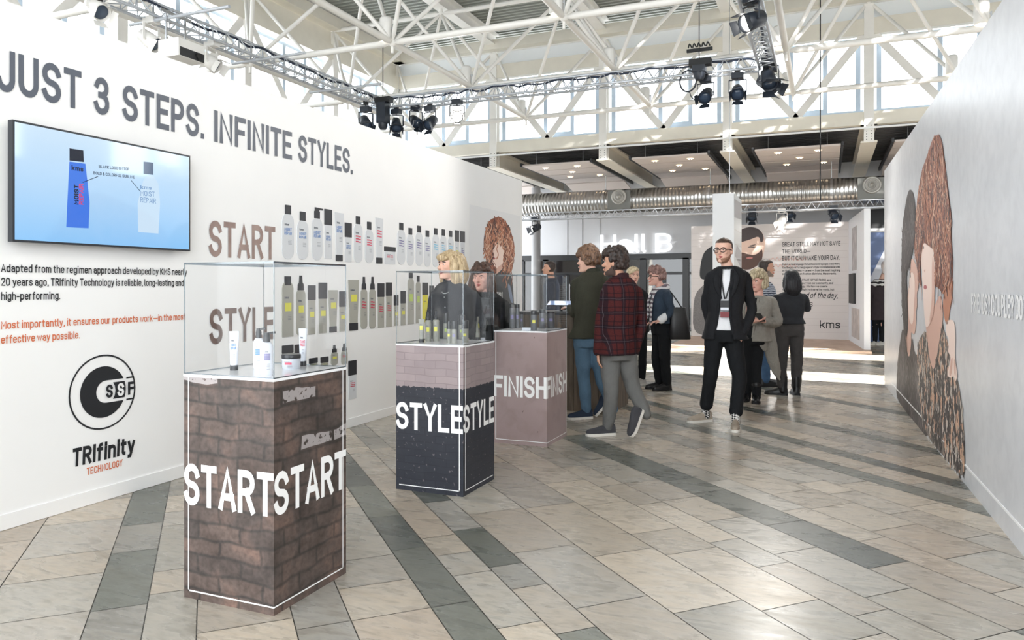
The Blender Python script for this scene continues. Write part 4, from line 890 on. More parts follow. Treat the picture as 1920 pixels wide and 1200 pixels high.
def case(kind, X0, X1, Y0, Y1, H, label):
    cx, cy_ = (X0+X1)/2, (Y0+Y1)/2; hx, hy = (X1-X0)/2, (Y1-Y0)/2
    t = thing('display_plinth', label, 'display case', (cx, cy_, 0))
    b = MB(); zt = H-.012; u = 0
    cs = [(-hx,-hy), (hx,-hy), (hx,hy), (-hx,hy)]
    for k in range(4):
        p, q = cs[k], cs[(k+1) % 4]; L = math.hypot(q[0]-p[0], q[1]-p[1])
        b.add([(p[0],p[1],.0),(q[0],q[1],.0),(q[0],q[1],zt),(p[0],p[1],zt)], [(0,1,2,3)], 0, False, [[(u,0),(u+L,0),(u+L,zt),(u,zt)]]); u += L
    b.add([(-hx,-hy,zt),(hx,-hy,zt),(hx,hy,zt),(-hx,hy,zt)], [(0,1,2,3)])
    b.build('plinth', case_mat(kind), t)
    b = MB(); b.box((-hx-.002, -hy-.002, zt), (hx+.002, hy+.002, H)); b.build('top_board', M_white, t)
    b = MB(); word = kind.upper(); e = .0025
    for k in (0, 1):
        p, q = cs[k], cs[k+1]; L = math.hypot(q[0]-p[0], q[1]-p[1]); ux, uy = (q[0]-p[0])/L, (q[1]-p[1])/L; nx, ny = uy, -ux
        fn = lambda x, z: Vector((p[0]+ux*x+nx*e, p[1]+uy*x+ny*e, z))
        lettering(b, word, lambda x, y: fn(x, .412+y), .185, .17, 1, .075, 0, L-.002)
    b.build('word_print', M_wp, t)
    b = MB(); ins = .028; lw = .006; zb = .035
    for k in (0, 1):
        p, q = cs[k], cs[k+1]; L = math.hypot(q[0]-p[0], q[1]-p[1]); ux, uy = (q[0]-p[0])/L, (q[1]-p[1])/L; nx, ny = uy, -ux
        fn = lambda x, z: Vector((p[0]+ux*x+nx*.0015, p[1]+uy*x+ny*.0015, z))
        a0 = ins if (k == 0 or kind == 'style') else 0; a1 = L-ins if (k == 1 or kind == 'style') else L
        if kind == 'finish': a0, a1 = (.02, L) if k == 0 else (0, L-.006)
        b.ribbon([(a0, zb), (a1, zb)], lw, fn)
        if kind == 'style': b.ribbon([(a1 if k == 0 else a0, zb), (a1 if k == 0 else a0, zt)], lw, fn)
        elif k == 0: b.ribbon([(a0, zb), (a0, zt)], lw, fn)
        else: b.ribbon([(a1, zb), (a1, zt)], lw, fn)
    b.build('border_line', M_wp, t)
    gh = 1.485-H; g = MB(); th = .005
    def sheet(a, c): g.box(a, c)
    z0, z1 = H+.0005, H+gh
    for sx, sy in ((0,-1), (0,1), (-1,0), (1,0)):
        if sx == 0: ps = [(-hx+.001, sy*(hy-.002), z0), (hx-.001, sy*(hy-.002), z0), (hx-.001, sy*(hy-.002), z1), (-hx+.001, sy*(hy-.002), z1)]
        else: ps = [(sx*(hx-.002), -hy+.001, z0), (sx*(hx-.002), hy-.001, z0), (sx*(hx-.002), hy-.001, z1), (sx*(hx-.002), -hy+.001, z1)]
        g.add(ps, [(0,1,2,3)])
    g.add([(-hx,-hy,z1), (hx,-hy,z1), (hx,hy,z1), (-hx,hy,z1)], [(0,1,2,3)])
    gl = thing('display_cover', 'clear acrylic cover standing on the %s plinth' % kind.upper(), 'cover', (cx, cy_, 0)); g.build('acrylic', M_acr, gl)
    q = MB(); r = .0019
    for k in range(4):
        p, n = cs[k], cs[(k+1) % 4]; p = (p[0]*.994, p[1]*.994); n = (n[0]*.994, n[1]*.994)
        q.bar((*p, z0), (*p, z1), r*2, r*2); q.bar((*p, z1-.004), (*n, z1-.004), r*2.2, .008); q.bar((*p, z0+.002), (*n, z0+.002), r*2, .004)
    q.build('cover_edge', M_edge, gl)
    return t
case('start', -2.63, -2.13, 2.495, 3.005, .992, 'brown brick printed plinth reading START with a clear cover, nearest the camera')
case('style', -2.70, -2.19, 4.385, 4.88, .992, 'plinth printed pink over black brick reading STYLE, with a clear cover')
case('finish', -2.71, -2.21, 6.03, 6.56, .992, 'pinkish concrete printed plinth reading FINISH with a clear cover')
# ---- products on the cases (solid bottles)
P_white = mat('white_plastic', rgb(206, 210, 218), .25); P_grey = mat('grey_plastic', rgb(142, 142, 134), .3); P_dgrey = mat('smoky_grey_plastic', rgb(96, 98, 102), .3); P_cap = mat('black_plastic_cap', rgb(38, 40, 44), .3)
def item(px, top, base, wpx, kind, body, ink, name, label, group, capfrac=.3, rz_=TH, word=None):
    p = on_z(px, base, .992); d = (p-EYE).dot(Vector((-ST, CT, 0))); w = wpx*d/FPX; h = (base-top)*d/FPX/.985
    t = thing(name, label, 'bottle' if kind not in ('jar', 'tube') else kind, (p.x, p.y, .992), rz_, group); r = w/2
    bd = MB(); cp = MB(); lb = MB(); ch = h*capfrac; s = .68
    if kind in ('can', 'box'):
        bd.lathe([(r*.95, 0), (r, .004), (r, h-ch-.003), (r*.97, h-ch)], n=24); cp.lathe([(r, h-ch), (r*1.01, h-ch+.002), (r*1.01, h-.004), (r*.94, h)], n=24)
    elif kind == 'bottle':
        bd.lathe([(r*.9, 0), (r, .008), (r, (h-ch)*.82), (r*.9, (h-ch)*.92), (r*.6, h-ch), (r*.4, h-ch+.004)], n=28, sy=s)
        cp.lathe([(r*.5, h-ch), (r*.52, h-ch*.35), (r*.46, h-ch*.3), (r*.42, h-ch*.12), (r*.40, h)], n=18)
        cp.bar((0, 0, h-ch*.1), (r*1.25, 0, h+ch*.02), r*.5, ch*.22)
    elif kind == 'spray':
        bd.lathe([(r*.92, 0), (r, .006), (r, (h-ch)*.93), (r*.8, (h-ch)*.985), (r*.5, h-ch)], n=24)
        cp.lathe([(r*.62, h-ch), (r*.62, h-ch*.62), (r*.42, h-ch*.55), (r*.36, h-ch*.1), (r*.30, h)], n=18)
    elif kind == 'tube':
        n = 24; rs = []
        for q in range(6):
            u = q/5; z = ch+(h-ch)*u; a = r*(.74+.26*u); c_ = r*.62*(1-u)+.0025
            rs.append([Vector((a*cos(2*pi*i/n), c_*sin(2*pi*i/n), z)) for i in range(n)])
        bd.rings(rs); cp.lathe([(r*.80, 0), (r*.80, ch+.001)], n=24, sy=.84)
    elif kind == 'jar':
        bd.lathe([(r*.86, 0), (r*.95, .006), (r*.97, h-ch)], n=32); cp.lathe([(r, h-ch), (r*1.02, h-ch+.003), (r*1.02, h-.004), (r*.96, h)], n=32)
    bd.build('body', body, t); cp.build('cap', P_cap, t)
    base_z = ch if kind == 'tube' else 0; bh = h-ch; R = r*1.006
    def fx(x, z):
        if kind == 'tube': return Vector((x, -(r*.62*(1-(z-base_z)/bh)+.004)*math.sqrt(max(0., 1-(x/(r*.8))**2))-.0006, z))
        yy = math.sqrt(max(R*R-x*x, 0))*(s if kind == 'bottle' else 1); return Vector((x, -yy, z))
    if ink:
        if word:
            for q, wd_ in enumerate(word): lettering(lb, wd_, lambda x, y, q=q: fx(-r*.55+x, base_z+bh*(.56-.10*q)+y), bh*.085, .2, 1, .1, 0, r*1.1)
        else:
            for q in range(4): lb.ribbon([(-r*.4+r*.1*i, base_z+bh*(.64-.05*q)) for i in range(8)], bh*.045, fx, 0)
        lettering(lb, 'kms', lambda x, y: fx(-r*.5+x, base_z+bh*.70+y), bh*.06, .18, 1, .1, 1, r*.6)
        for q in range(5): lb.ribbon([(-.1*r+.07*r*i, base_z+bh*(.36-.04*q)) for i in range(8)], bh*.008, fx, 1)
        lb.build('label_print', [LC[ink], M_slate], t)
    return t
g1 = 'products in the START case'; g2 = 'products in the STYLE case'; g3 = 'products in the FINISH case'
item(439, 622, 694, 19, 'tube', P_white, 'blue', 'cosmetic_tube', 'white tube with blue lettering standing on its black cap, left in the START case', g1, .13, word=('MOIST', 'REPAIR'))
item(485, 617, 692, 20, 'bottle', P_white, 'blue', 'pump_bottle', 'white pump bottle at the back of the START case, half hidden by another', g1, .24)
item(500, 625, 704, 25, 'bottle', P_white, 'purple', 'pump_bottle', 'white pump bottle in front of its twin in the START case', g1, .22, TH+.5)
item(546, 664, 691, 35, 'jar', P_white, 'pink', 'cosmetic_jar', 'low wide white jar with black lid in the START case', g1, .3)
item(568, 617, 686, 16, 'tube', P_white, 'pink', 'cosmetic_tube', 'white tube with pink lettering standing behind the low jar', g1, .13, word=('TAME', 'FRIZZ'))
item(790.5, 599, 642, 12, 'tube', P_grey, 'yellow', 'cosmetic_tube', 'grey tube with a yellow mark, leftmost in the STYLE case', g2, .15)
item(803, 586, 640, 11.3, 'spray', P_grey, 'yellow', 'spray_bottle', 'grey spray bottle beside the leftmost tube in the STYLE case', g2, .27)
item(817.5, 584, 639.6, 12.5, 'spray', P_grey, 'yellow', 'spray_bottle', 'grey spray bottle, second from the left in the STYLE case', g2, .28)
item(837, 587.5, 635, 11.3, 'can', P_grey, 'green', 'spray_can', 'tall grey can at the back, left of the middle of the STYLE case', g2, .40)
item(842, 602.5, 643, 9, 'can', P_grey, 'yellow', 'spray_can', 'short grey can in front of the tall can in the STYLE case', g2, .36)
item(851.5, 602.5, 644, 10, 'can', P_grey, 'purple', 'spray_can', 'short grey can touching its left neighbour at the front of the STYLE case', g2, .36)
item(866, 591, 636, 12, 'can', P_grey, 'green', 'spray_can', 'tall grey can at the back, behind the front edge of the STYLE cover', g2, .4)
item(872, 601, 642, 13, 'can', P_grey, 'yellow', 'spray_can', 'wide grey can right of the front edge of the STYLE cover', g2, .38)
item(896, 594.6, 637.5, 11.5, 'tube', P_grey, 'yellow', 'cosmetic_tube', 'pale grey pointed tube on its black cap, rightmost in the STYLE case', g2, .12, TH+1.3)
item(960.5, 570, 616, 10, 'can', P_dgrey, 'purple', 'spray_can', 'tallest dark grey can, leftmost in the FINISH case', g3, .16)
item(970, 571, 615.5, 8.5, 'can', P_dgrey, 'purple', 'spray_can', 'dark grey can close beside the tallest can in the FINISH case', g3, .16)
item(978, 585, 614, 6.5, 'can', P_dgrey, 'purple', 'spray_can', 'short dark grey can right of the two tallest in the FINISH case', g3, .16)
item(1001, 583, 619.5, 12, 'can', P_dgrey, 'yellow', 'spray_can', 'dark grey can with a yellow mark at the front of the FINISH case', g3, .2)
item(1017, 580, 616, 12, 'can', P_dgrey, 'purple', 'spray_can', 'dark grey can right of the one with the yellow mark in the FINISH case', g3, .2)
item(1033, 584, 615, 15, 'jar', P_dgrey, 'purple', 'cosmetic_tub', 'grey tub in the right corner of the FINISH case', g3, .12)
for px, py, w in ((987, 619, .075), (905, 637, .03)):
    p = on_z(px, py, .992); t = tag(MB().box((-w/2, -.004, 0), (w/2, .004, .022 if w > .05 else .016)).build('price_card', P_white), 'small blank white card standing %s' % ('left of the yellow-marked can in the FINISH case' if w > .05 else 'right of the pointed tube in the STYLE case'), 'card'); t.location = (p.x, p.y, .992); t.rotation_euler = (0, 0, TH)
# ---- counter behind the cases, with a tablet
def wood_mat(name, c0, c1, sx=1, sz=9):
    m = bpy.data.materials.new(name); m.use_nodes = True; t = m.node_tree; b = t.nodes['Principled BSDF']; tc = nd(t, 'ShaderNodeTexCoord'); mp = nd(t, 'ShaderNodeMapping'); mp.inputs['Scale'].default_value = (sz, sz, sx)
    t.links.new(tc.outputs['Object'], mp.inputs[0]); n = noise_node(t, mp.outputs[0], 2.0, 8, 1.2); t.links.new(ramp(t, n, [(.3, c0), (.7, c1)]), b.inputs['Base Color']); b.inputs['Roughness'].default_value = .6; return m
M_wood = wood_mat('dark_weathered_wood', rgb(74, 64, 54), rgb(112, 98, 84)); M_lwood = wood_mat('pale_deck_wood', rgb(196, 168, 148), rgb(220, 196, 178), 9, 1.2)
t = thing('reception_counter', 'dark weathered wood counter behind the FINISH plinth', 'counter', (-2.72, 8.25, 0))
b = MB()
for k in range(8): b.box((-.58+k*.145, -.36, .0), (-.58+k*.145+.139, -.33, 1.06))
b.build('front_planks', M_wood, t)
b = MB()
for k in range(5): b.box((.55, -.33+k*.14, 0), (.58, -.33+k*.14+.134, 1.06))
b.build('side_planks', M_wood, t)
b = MB(); b.box((-.57, -.33, .0), (.55, .36, 1.055)); b.build('carcass', M_dark, t)
b = MB(); b.box((-.6, -.38, 1.06), (.6, .38, 1.09)); b.build('counter_top', mat('dark_worktop', rgb(52, 48, 46), .35), t)
p = on_y(1052, 590, 8.05)
t = thing('tablet', 'tablet with a blue lit screen lying tilted on its stand on the dark counter', 'tablet', (p.x, p.y, 1.09), radians(10))
Mt = Matrix.Translation((0, 0, .09)) @ Matrix.Rotation(radians(12), 4, 'X')
b = MB(); b.box((-.16, -.11, 0), (.16, .11, .012), 0, Mt); b.build('casing', M_black, t); b = MB(); b.box((-.145, -.1, .012), (.145, .1, .0135), 0, Mt); b.build('display', glow('tablet_glow', rgb(110, 150, 220), .22), t)
b = MB(); b.tube((0, 0, 0), (0, 0, .1), .018); b.box((-.07, -.06, 0), (.07, .06, .008)); b.build('stand', M_black, t)
# ---- back board with the bearded man, its platform, side panel, pillar
YK = 20.2
b = MB(); bl = on_y(1296, 428, YK).x; brx = on_y(1591, 419, YK).x
struct(MB().box((-3.3, 16.75, 0), (.86, YK+.2, .06)).build('platform', M_lwood))
b = MB(); b.box((bl, YK, .06), (brx+.12, YK+.12, 2.98)); struct(b.build('wall_back_board', mat('white_brick_print', rgb(226, 220, 218), .5, noise=.03, nscale=2)))
KF = lambda off: (lambda x, z: Vector((x, YK-off, z)))
def kz(zx, zy):
    p = on_y(1280+zx/4.8, 340+zy/4.8, YK); return p.x, p.z
b = MB()
for k in range(1, 17): b.ribbon([(bl+.02, .06+k*.17), (brx-.02, .06+k*.17)], .006, KF(.002), 0, False, False)
def kp(pts, m, off): poly(b, rounded([kz(*p) for p in pts]), KF(off), m)
kp([(460,560),(520,430),(600,412),(680,425),(725,470),(738,540),(748,560),(735,610),(722,680),(690,740),(600,790),(500,770),(460,680)], 1, .004)
kp([(460,560),(500,450),(560,418),(620,410),(680,424),(722,470),(732,530),(700,560),(690,490),(620,520),(540,545),(470,560)], 2, .005)
kp([(470,640),(540,640),(585,655),(640,668),(690,640),(716,600),(722,690),(690,750),(600,800),(520,790),(470,720)], 3, .005)
kp([(560,690),(610,676),(640,690),(600,702)], 4, .006)
for q in ([(578,600),(600,585),(650,588),(652,596),(600,594)], [(600,578),(655,566),(660,574),(604,586)]): kp(q, 2, .006)
kp([(470,740),(520,790),(545,860),(545,1380),(380,1380),(400,900)], 5, .0035)
kp([(290,568),(235,600),(190,640),(165,720),(150,840),(165,880),(210,885),(290,870)], 6, .004)
kp([(240,890),(180,940),(120,1000),(95,1100),(90,1380),(290,1380),(290,900)], 7, .0038)
for s, x0, y0, x1, h in (('GREAT STYLE MAY NOT SAVE', 895, 588, 1420, 40), ('THE WORLD_', 895, 650, 1150, 38), ('BUT IT CAN MAKE YOUR DAY.', 895, 712, 1415, 40)):
    (xa, za), (xb, _) = kz(x0, y0), kz(x1, y0); hh = kz(x0, y0-h)[1]-za
    lettering(b, s, lambda x, y, xa=xa, za=za: KF(.006)(xa+x, za+y), hh, .14, 1, .1, 6, xb-xa)
for s, yy in (('Style is a visual language that unites creative people everywhere.', 756), ('It is the powerful language of style to collaborate with', 785), ('on the latest ideas _ career _ from the most inspiring', 813), ('and dynamic urban fashion districts, the streets.', 842), ('We intuitively mix START. STYLE. FINISH. are', 897), ('how we see, with input from our community, and', 925), ('TRIfinity Technology. It is how we create', 954), ('what makes us. It might not save the world, but', 982)):
    (xa, za), (xb, _) = kz(895, yy), kz(1415, yy); lettering(b, s, lambda x, y, xa=xa, za=za: KF(.006)(xa+x, za+y), .052, .16, 1, .12, 6, (xb-xa)*min(1, len(s)/52))
(xa, za), (xb, _) = kz(960, 1050), kz(1396, 1050); lettering(b, 'the end of the day,', lambda x, y: KF(.006)(xa+x, za+y), .15, .12, 1, .12, 6, xb-xa, .28)
(xa, za), (xb, _) = kz(895, 1128), kz(1170, 1128); lettering(b, 'IT MATTERS', lambda x, y: KF(.006)(xa+x, za+y), .125, .14, 1, .1, 6, xb-xa)
(xa, za), (xb, _) = kz(1235, 1322), kz(1418, 1322); lettering(b, 'kms', lambda x, y: KF(.006)(xa+x, za+y), .2, .15, 1.9, .2, 6, xb-xa)
r = random.Random(3)
for q in range(3):
    pts = []
    for i in range(40): zx = 780+i*8.5; pts.append(kz(zx, 700+q*30+12*sin(i*1.3+q)+r.uniform(-4, 4)))
    if q != 1: b.ribbon(pts[:30 if q else 40], .012, KF(.005), 8)
tag(b.build('wall_print', [mat('brick_line_print', rgb(206, 198, 196), .5), mat('print_face', rgb(238, 206, 188), .5), mat('print_dark_hair2', rgb(70, 58, 58), .5), mat('print_beard', rgb(88, 60, 50), .5), mat('print_lips2', rgb(206, 130, 124), .5), mat('print_jacket_grey', rgb(120, 118, 118), .5), M_ink, mat('print_tweed', rgb(126, 122, 122), .5, noise=.35, nscale=60), mat('print_red_script', rgb(226, 178, 166), .5)]), 'print with a bearded man and the words GREAT STYLE on the far white board', 'wall print')
# white line frame left on the print
# side panel of that booth
pa = Vector((.735, 17.2, 0)); pb_ = Vector((.52, YK, 0)); dd = (pb_-pa).normalized(); nn_ = Vector((dd.y, -dd.x, 0))
Ms = Matrix.Translation(pa) @ Matrix(((dd.x, nn_.x, 0, 0), (dd.y, nn_.y, 0, 0), (0, 0, 1, 0), (0, 0, 0, 1))); Ls = (pb_-pa).length
b = MB(); b.box((0, 0, 0), (Ls, .12, 3.0), 0, Ms); struct(b.build('wall_side_panel', mat('white_side_panel', rgb(226, 228, 232), .4)))
for nm, a0, a1, z0, z1, m, lab in (('small_poster', 1.3, 2.2, 1.75, 2.75, mat('poster_greys', rgb(176, 170, 170), .5, noise=.35, nscale=5), 'upper grey photo poster on the narrow white side panel by the back board'), ('wall_screen', 1.5, 2.5, .98, 1.68, M_black, 'black screen edge on the narrow white side panel by the back board'), ('small_poster', .8, 2.3, .2, .88, mat('poster_browns', rgb(186, 176, 172), .5, noise=.3, nscale=6), 'lower grey photo poster on the narrow white side panel by the back board')):
    b = MB(); b.box((a0, -.05 if nm == 'wall_screen' else -.008, z0), (a1, 0, z1), 0, Ms); tag(b.build(nm, m), lab, 'poster' if nm == 'small_poster' else 'screen')
# white pillar wall with print on its right cheek
b = MB(); px0 = -1.78; px1 = -1.43; b.box((px0, 13.07, 0), (px1, 14.3, 2.96)); struct(b.build('wall_pillar', mat('white_pillar_board', rgb(226, 228, 231), .45)))
b = MB(); pf = lambda y, z: Vector((px1+.003, y, z))
for k in range(12): b.ribbon([(13.1, .1+k*.25), (14.28, .1+k*.25)], .006, pf)
poly(b, [(13.1, 2.55), (14.25, 2.6), (14.25, 2.9), (13.1, 2.86)], pf, 1); poly(b, [(13.2, 1.9), (14.25, 1.7), (14.25, 2.0), (13.5, 2.1)], pf, 1)
tag(b.build('pillar_print', [mat('brick_line_print', rgb(206, 198, 196), .5), mat('pillar_grey_print', rgb(188, 186, 190), .5)]), 'pale brick print on the right cheek of the white pillar', 'print')
# far booth glimpsed past the right wall
YF = 20.6; p0 = on_y(1628, 540, YF); p1 = on_y(1700, 540, YF)
b = MB(); b.box((p0.x, YF, 0), (p1.x+1.0, YF+.1, 2.72)); struct(b.build('wall_far_booth', mat('blue_photo_wall', rgb(96, 118, 164), .4, noise=.15, nscale=1.2)))
b = MB(); b.box((p0.x, YF-.05, 2.72), (p1.x+1.0, YF+.1, 2.82)); struct(b.build('trim_4', mat('white_header', rgb(240, 240, 242), .4)))
b = MB(); b.box((p0.x, YF-.0, 2.82), (p1.x+1.0, YF+.1, 3.3)); struct(b.build('wall_far_header', M_black))
b = MB(); ff = lambda px, py, o: on_y(px, py, YF-o)
b.add([ff(1632, 520, .004), ff(1665, 455, .004), ff(1672, 560, .004), ff(1640, 548, .004)], [(0,1,2,3)])
tag(b.build('photo_print', mat('white_photo_shape', rgb(236, 238, 246), .4)), 'white slanting shape printed on the blue wall of the far booth', 'print')
# ================================================================ RIG: trusses, hoists, spotlights
M_truss = mat('truss_aluminium', rgb(198, 203, 210), .35, metal=.4); M_navy = mat('dark_lamp_housing', rgb(40, 46, 56), .45); M_lens = mat('lit_lens', rgb(255, 250, 240), .2, emit=(1, .95, .86, 1), estr=6)
M_lensoff = mat('dark_lens', rgb(70, 84, 104), .1)
def truss(P, Q, label, w=.25, r=.022, cell=.25, group='lighting truss runs', cables=True):
    P = Vector(P); Q = Vector(Q); L = (Q-P).length; d = (Q-P).normalized(); side = d.cross(Vector((0,0,1))).normalized(); up = Vector((0,0,1))
    t = thing('lighting_truss', label, 'truss', tuple(P), 0, group)
    A = [up*w*.58, side*(w/2)-up*w*.29, -side*(w/2)-up*w*.29]
    for o in A: MB().tube(o, o+d*L, r, n=8).build('main_tube', M_truss, t)
    b = MB(); n = int(L/cell)
    for i in range(n):
        s0 = d*(i*cell); s1 = d*((i+.5)*cell); s2 = d*((i+1)*cell)
        for x, y in ((0, 1), (0, 2), (1, 2)): b.tube(A[x]+s0, A[y]+s1, r*.4, n=5, caps=False); b.tube(A[y]+s1, A[x]+s2, r*.4, n=5, caps=False)
    b.build('lacing', M_truss, t)
    if cables:
        rr = random.Random(int(L*10)); pts = [A[0]*.75+d*(L*i/40)+up*rr.uniform(-.035, .02)+side*rr.uniform(-.03, .03) for i in range(41)]
        MB().chain(pts, [.018]*41, 6, 2).build('cable_bundle', mat('dark_blue_cable', rgb(40, 50, 70), .5), t)
    return t
ZT = 4.86; YT = 12.3; XTL = -7.9; XTR = -.83
truss((XTL, 2.0, ZT), (XTL, YT, ZT), 'lighting truss running away above the left white wall')
truss((XTL+.16, YT, ZT), (XTR-.16, YT, ZT), 'lighting truss crossing the hall from left to right before the windows')
truss((XTR, 3.0, ZT), (XTR, YT, ZT), 'lighting truss running overhead towards the viewer from the black lamp cluster')
truss((-7.5, 18.4, 3.19), (5.0, 18.4, 3.19), 'thin lighting truss below the ventilation duct', .2, .017, .2, 'lighting truss runs', False)
for k, (px, py, ln, w1) in enumerate(((281, 60, 1.3, 'nearest to the white projector'), (470, 146, 1.0, 'farthest'), (612, 184, 1.1, 'over the end of the truss'))):
    p = on_x(px, py, XTL); t = tag(MB().tube((-.35, 0, 0), (ln, 0, 0), .022, n=8).build('cross_pipe', M_truss), 'silver pipe clamped across the left lighting truss, '+('nearest the white projector', 'beyond the white projector', 'close to the black hoist')[k], 'pipe'); t.location = (XTL, p.y, ZT-.12)
def spot(px, py, P, aim, label, lit=False, top=None, sc=1.0, white=False, lamp=0.):
    """theatre lamp hanging by its yoke from the rail at height top; P: where the can is"""
    t = thing('spotlight', label, 'spotlight', tuple(P), 0, 'stage lamps on the trusses'); m = M_lampw if white else M_navy
    q = Vector(aim).normalized().to_track_quat('Z', 'Y').to_matrix().to_4x4()
    b = MB(); b.lathe([(.03*sc, -.20*sc), (.085*sc, -.17*sc), (.10*sc, -.02*sc), (.105*sc, .10*sc), (.098*sc, .10*sc), (.09*sc, .06*sc)], n=20, M=q); b.build('housing', m, t)
    b = MB(); b.lathe([(0, .062*sc), (.088*sc, .062*sc), (.09*sc, .055*sc)], n=20, M=q); b.build('lens', M_lens if lit else M_lensoff, t)
    b = MB()
    for k in range(4):
        R = q @ Matrix.Rotation(pi/2*k, 4, 'Z')
        vs = [R @ Vector(v) for v in ((-.07*sc, .10*sc, .10*sc), (.07*sc, .10*sc, .10*sc), (.085*sc, .125*sc, .19*sc), (-.085*sc, .125*sc, .19*sc))]; vs += [v+(R.to_3x3() @ Vector((0, .004, 0))) for v in vs]
        b.add(vs, [(0,1,2,3), (7,6,5,4), (0,4,5,1), (1,5,6,2), (2,6,7,3), (3,7,4,0)])
    b.build('barn_doors', m, t)
    zt = (top-P[2]) if top else .3; x = .13*sc; b = MB()
    sd = Vector((aim[1], -aim[0], 0)).normalized() if abs(aim[0])+abs(aim[1]) > 1e-3 else Vector((1, 0, 0))
    zy = min(zt-.03, .2*sc)
    for s in (-1, 1): b.bar(sd*(s*x), sd*(s*x)+Vector((0,0,zy)), .012, .03); b.bar(sd*(s*x), sd*(s*.09*sc), .02, .02)
    b.bar(sd*x+Vector((0,0,zy)), sd*-x+Vector((0,0,zy)), .03, .012); b.tube((0,0,zy), (0,0,zt), .012, n=6); b.build('yoke', m, t)
    b = MB(); b.box((-.04, -.03, zt-.05), (.04, .03, zt+.02)); b.build('clamp', M_black, t)
    b = MB(); b.box((-.09*sc, -.06*sc, zy+.02), (.09*sc, .06*sc, zy+.11*sc)); b.build('ballast_box', m, t)
    if lamp:
        l = bpy.data.lights.new('spot_beam', 'SPOT'); lo = bpy.data.objects.new('spot_beam', l); COL.objects.link(lo); lo.parent = t; lo.location = q @ Vector((0, 0, .13*sc))
        lo.rotation_euler = (-Vector(aim).normalized()).to_track_quat('Z', 'Y').to_euler(); l.energy = lamp; l.spot_size = radians(70); l.spot_blend = .6; l.shadow_soft_size = .12; l.color = (1, .96, .9)
    return t
rail = ZT-.09
for px, py, aim, lab, lit, lp in ((686, 232, (.6, -.5, -.7), 'dark stage lamp left of the black hoist, just above the wall top', False, 0), (743, 236, (.4, -.6, -.7), 'dark stage lamp tucked against the right side of the black hoist', False, 0),
        (780, 229, (.7, -.5, -.5), 'dark stage lamp, second to the right of the black hoist', False, 0), (806, 231, (-.1, -.8, -.6), 'dark stage lamp seen from its front, left of the lit one', False, 0),
        (857, 219, (.45, -.85, -.25), 'stage lamp with a bright white lens hanging from the crossing truss', True, 90), (1323, 180, (-.1, -.8, -.5), 'dark stage lamp nearest the coiled cable on the crossing truss', False, 0), (1383, 174, (.1, -.8, -.5), 'dark stage lamp alone between the coiled cable and the lamp cluster', False, 0)):
    p = on_x(px, py, XTL+.1) if px < 700 else on_y(px, py, YT-.1 if px != 780 else YT+.12); spot(px, py, p, aim, lab, lit, rail, 1.0, False, lp)
for px, py, aim, lab, lit in ((1003, 428, (-.5, -.8, -.4), 'small dark lamp under the far truss beside the white wall end', True), (1410, 405, (0, -.7, -.7), 'dark lamp under the far truss just right of the white pillar', False), (1466, 415, (-.3, -.8, -.6), 'white lit lamp hanging low over the back board', True), (1479, 400, (.2, -.7, -.6), 'dark lamp under the far truss beside the white lit one', False), (1563, 402, (.3, -.7, -.6), 'dark lamp under the far truss above the word DAY', False)):
    p = on_y(px, py, 18.35 if px != 1479 else 18.62); spot(px, py, p, aim, lab, lit, 3.13, .95, lab.startswith('white'), 60 if lab.startswith('white') else 0)
for px, py, aim, lab in ((184, 18, (.8, -.1, -.6), 'pale stage lamp on the left truss, nearest the viewer'), (284, 78, (.8, .1, -.6), 'pale stage lamp on the left truss beside the white projector'), (397, 118, (.8, .2, -.55), 'pale stage lamp on the left truss beyond the white projector')):
    p = on_x(px, py, XTL); spot(px, py, p, aim, lab, False, rail, 1.0, True)
p = on_x(1408, 40, XTR); spot(1408, 40, p, (-.62, -.65, -.42), 'stage lamp with a bright lens under the overhead truss at the top of the picture', True, rail+.02, 1.05, False, 170)
for k, (px, py, aim) in enumerate(((1437, 142, (.75, -.35, -.5)), (1443, 166, (.18, -.6, -.8)))):
    p = on_x(px, py, XTR); p.y = YT+.12-.3*k; p.x = XTR+.02; spot(px, py, p, aim, ('upper' if k == 0 else 'lower')+' black lamp of the cluster at the right corner of the trusses', False, rail if k == 0 else p.z+.32, 1.15, False, 45 if k == 0 else 170)
# black hoists
def hoist(px, y0, y1, w, chain_top, label):
    p0 = on_y(px, y0, YT-.32); p1 = on_y(px, y1, YT-.32); t = thing('chain_hoist', label, 'hoist', (p0.x, p0.y, p1.z)); h = p0.z-p1.z
    b = MB(); b.box((-w/2, -w*.45, .12), (w/2, w*.45, h-.10)); b.lathe([(w*.30, 0), (w*.46, .06), (w*.46, .12)], n=16); b.build('bag_and_motor', M_navy, t)
    b = MB(); b.box((-w*.75, -w*.4, h-.10), (w*.95, w*.4, h)); b.build('top_plate', M_black, t)
    b = MB(); b.tube((0, 0, h), (0, 0, chain_top-p1.z), .008, n=6); b.build('chain', M_dark, t); return t
hoist(718, 183, 243, .19, 7.4, 'long black chain hoist at the left corner of the trusses')
hoist(1311, 112, 150, .20, 7.4, 'short black chain hoist hanging over the crossing truss')
p = on_y(1311, 95, YT-.32)
b = MB(); b.box((-.2, .02, 0), (.2, .06, .05))
for k in range(5): b.chain([(-.16+k*.07, -.05, .05), (-.14+k*.07, -.07, .10), (-.11+k*.07, -.05, .05)], [.012]*3, 6, 3)
t = tag(b.build('cable_hanger', M_black), 'black bar with coiled cable hung above the short hoist', 'cable'); t.location = p
p = on_y(1290, 152, YT-.12); b = MB()
b.chain([(.13*cos(a*.5236), .01*(a % 2), .17*sin(a*.5236)-.0) for a in range(0, 13)], [.014]*13, 6, 3); b.chain([(.02, 0, -.16), (.06, 0, -.27), (.16, 0, -.33), (.22, 0, -.26), (.24, 0, -.15)], [.008]*5, 6, 4)
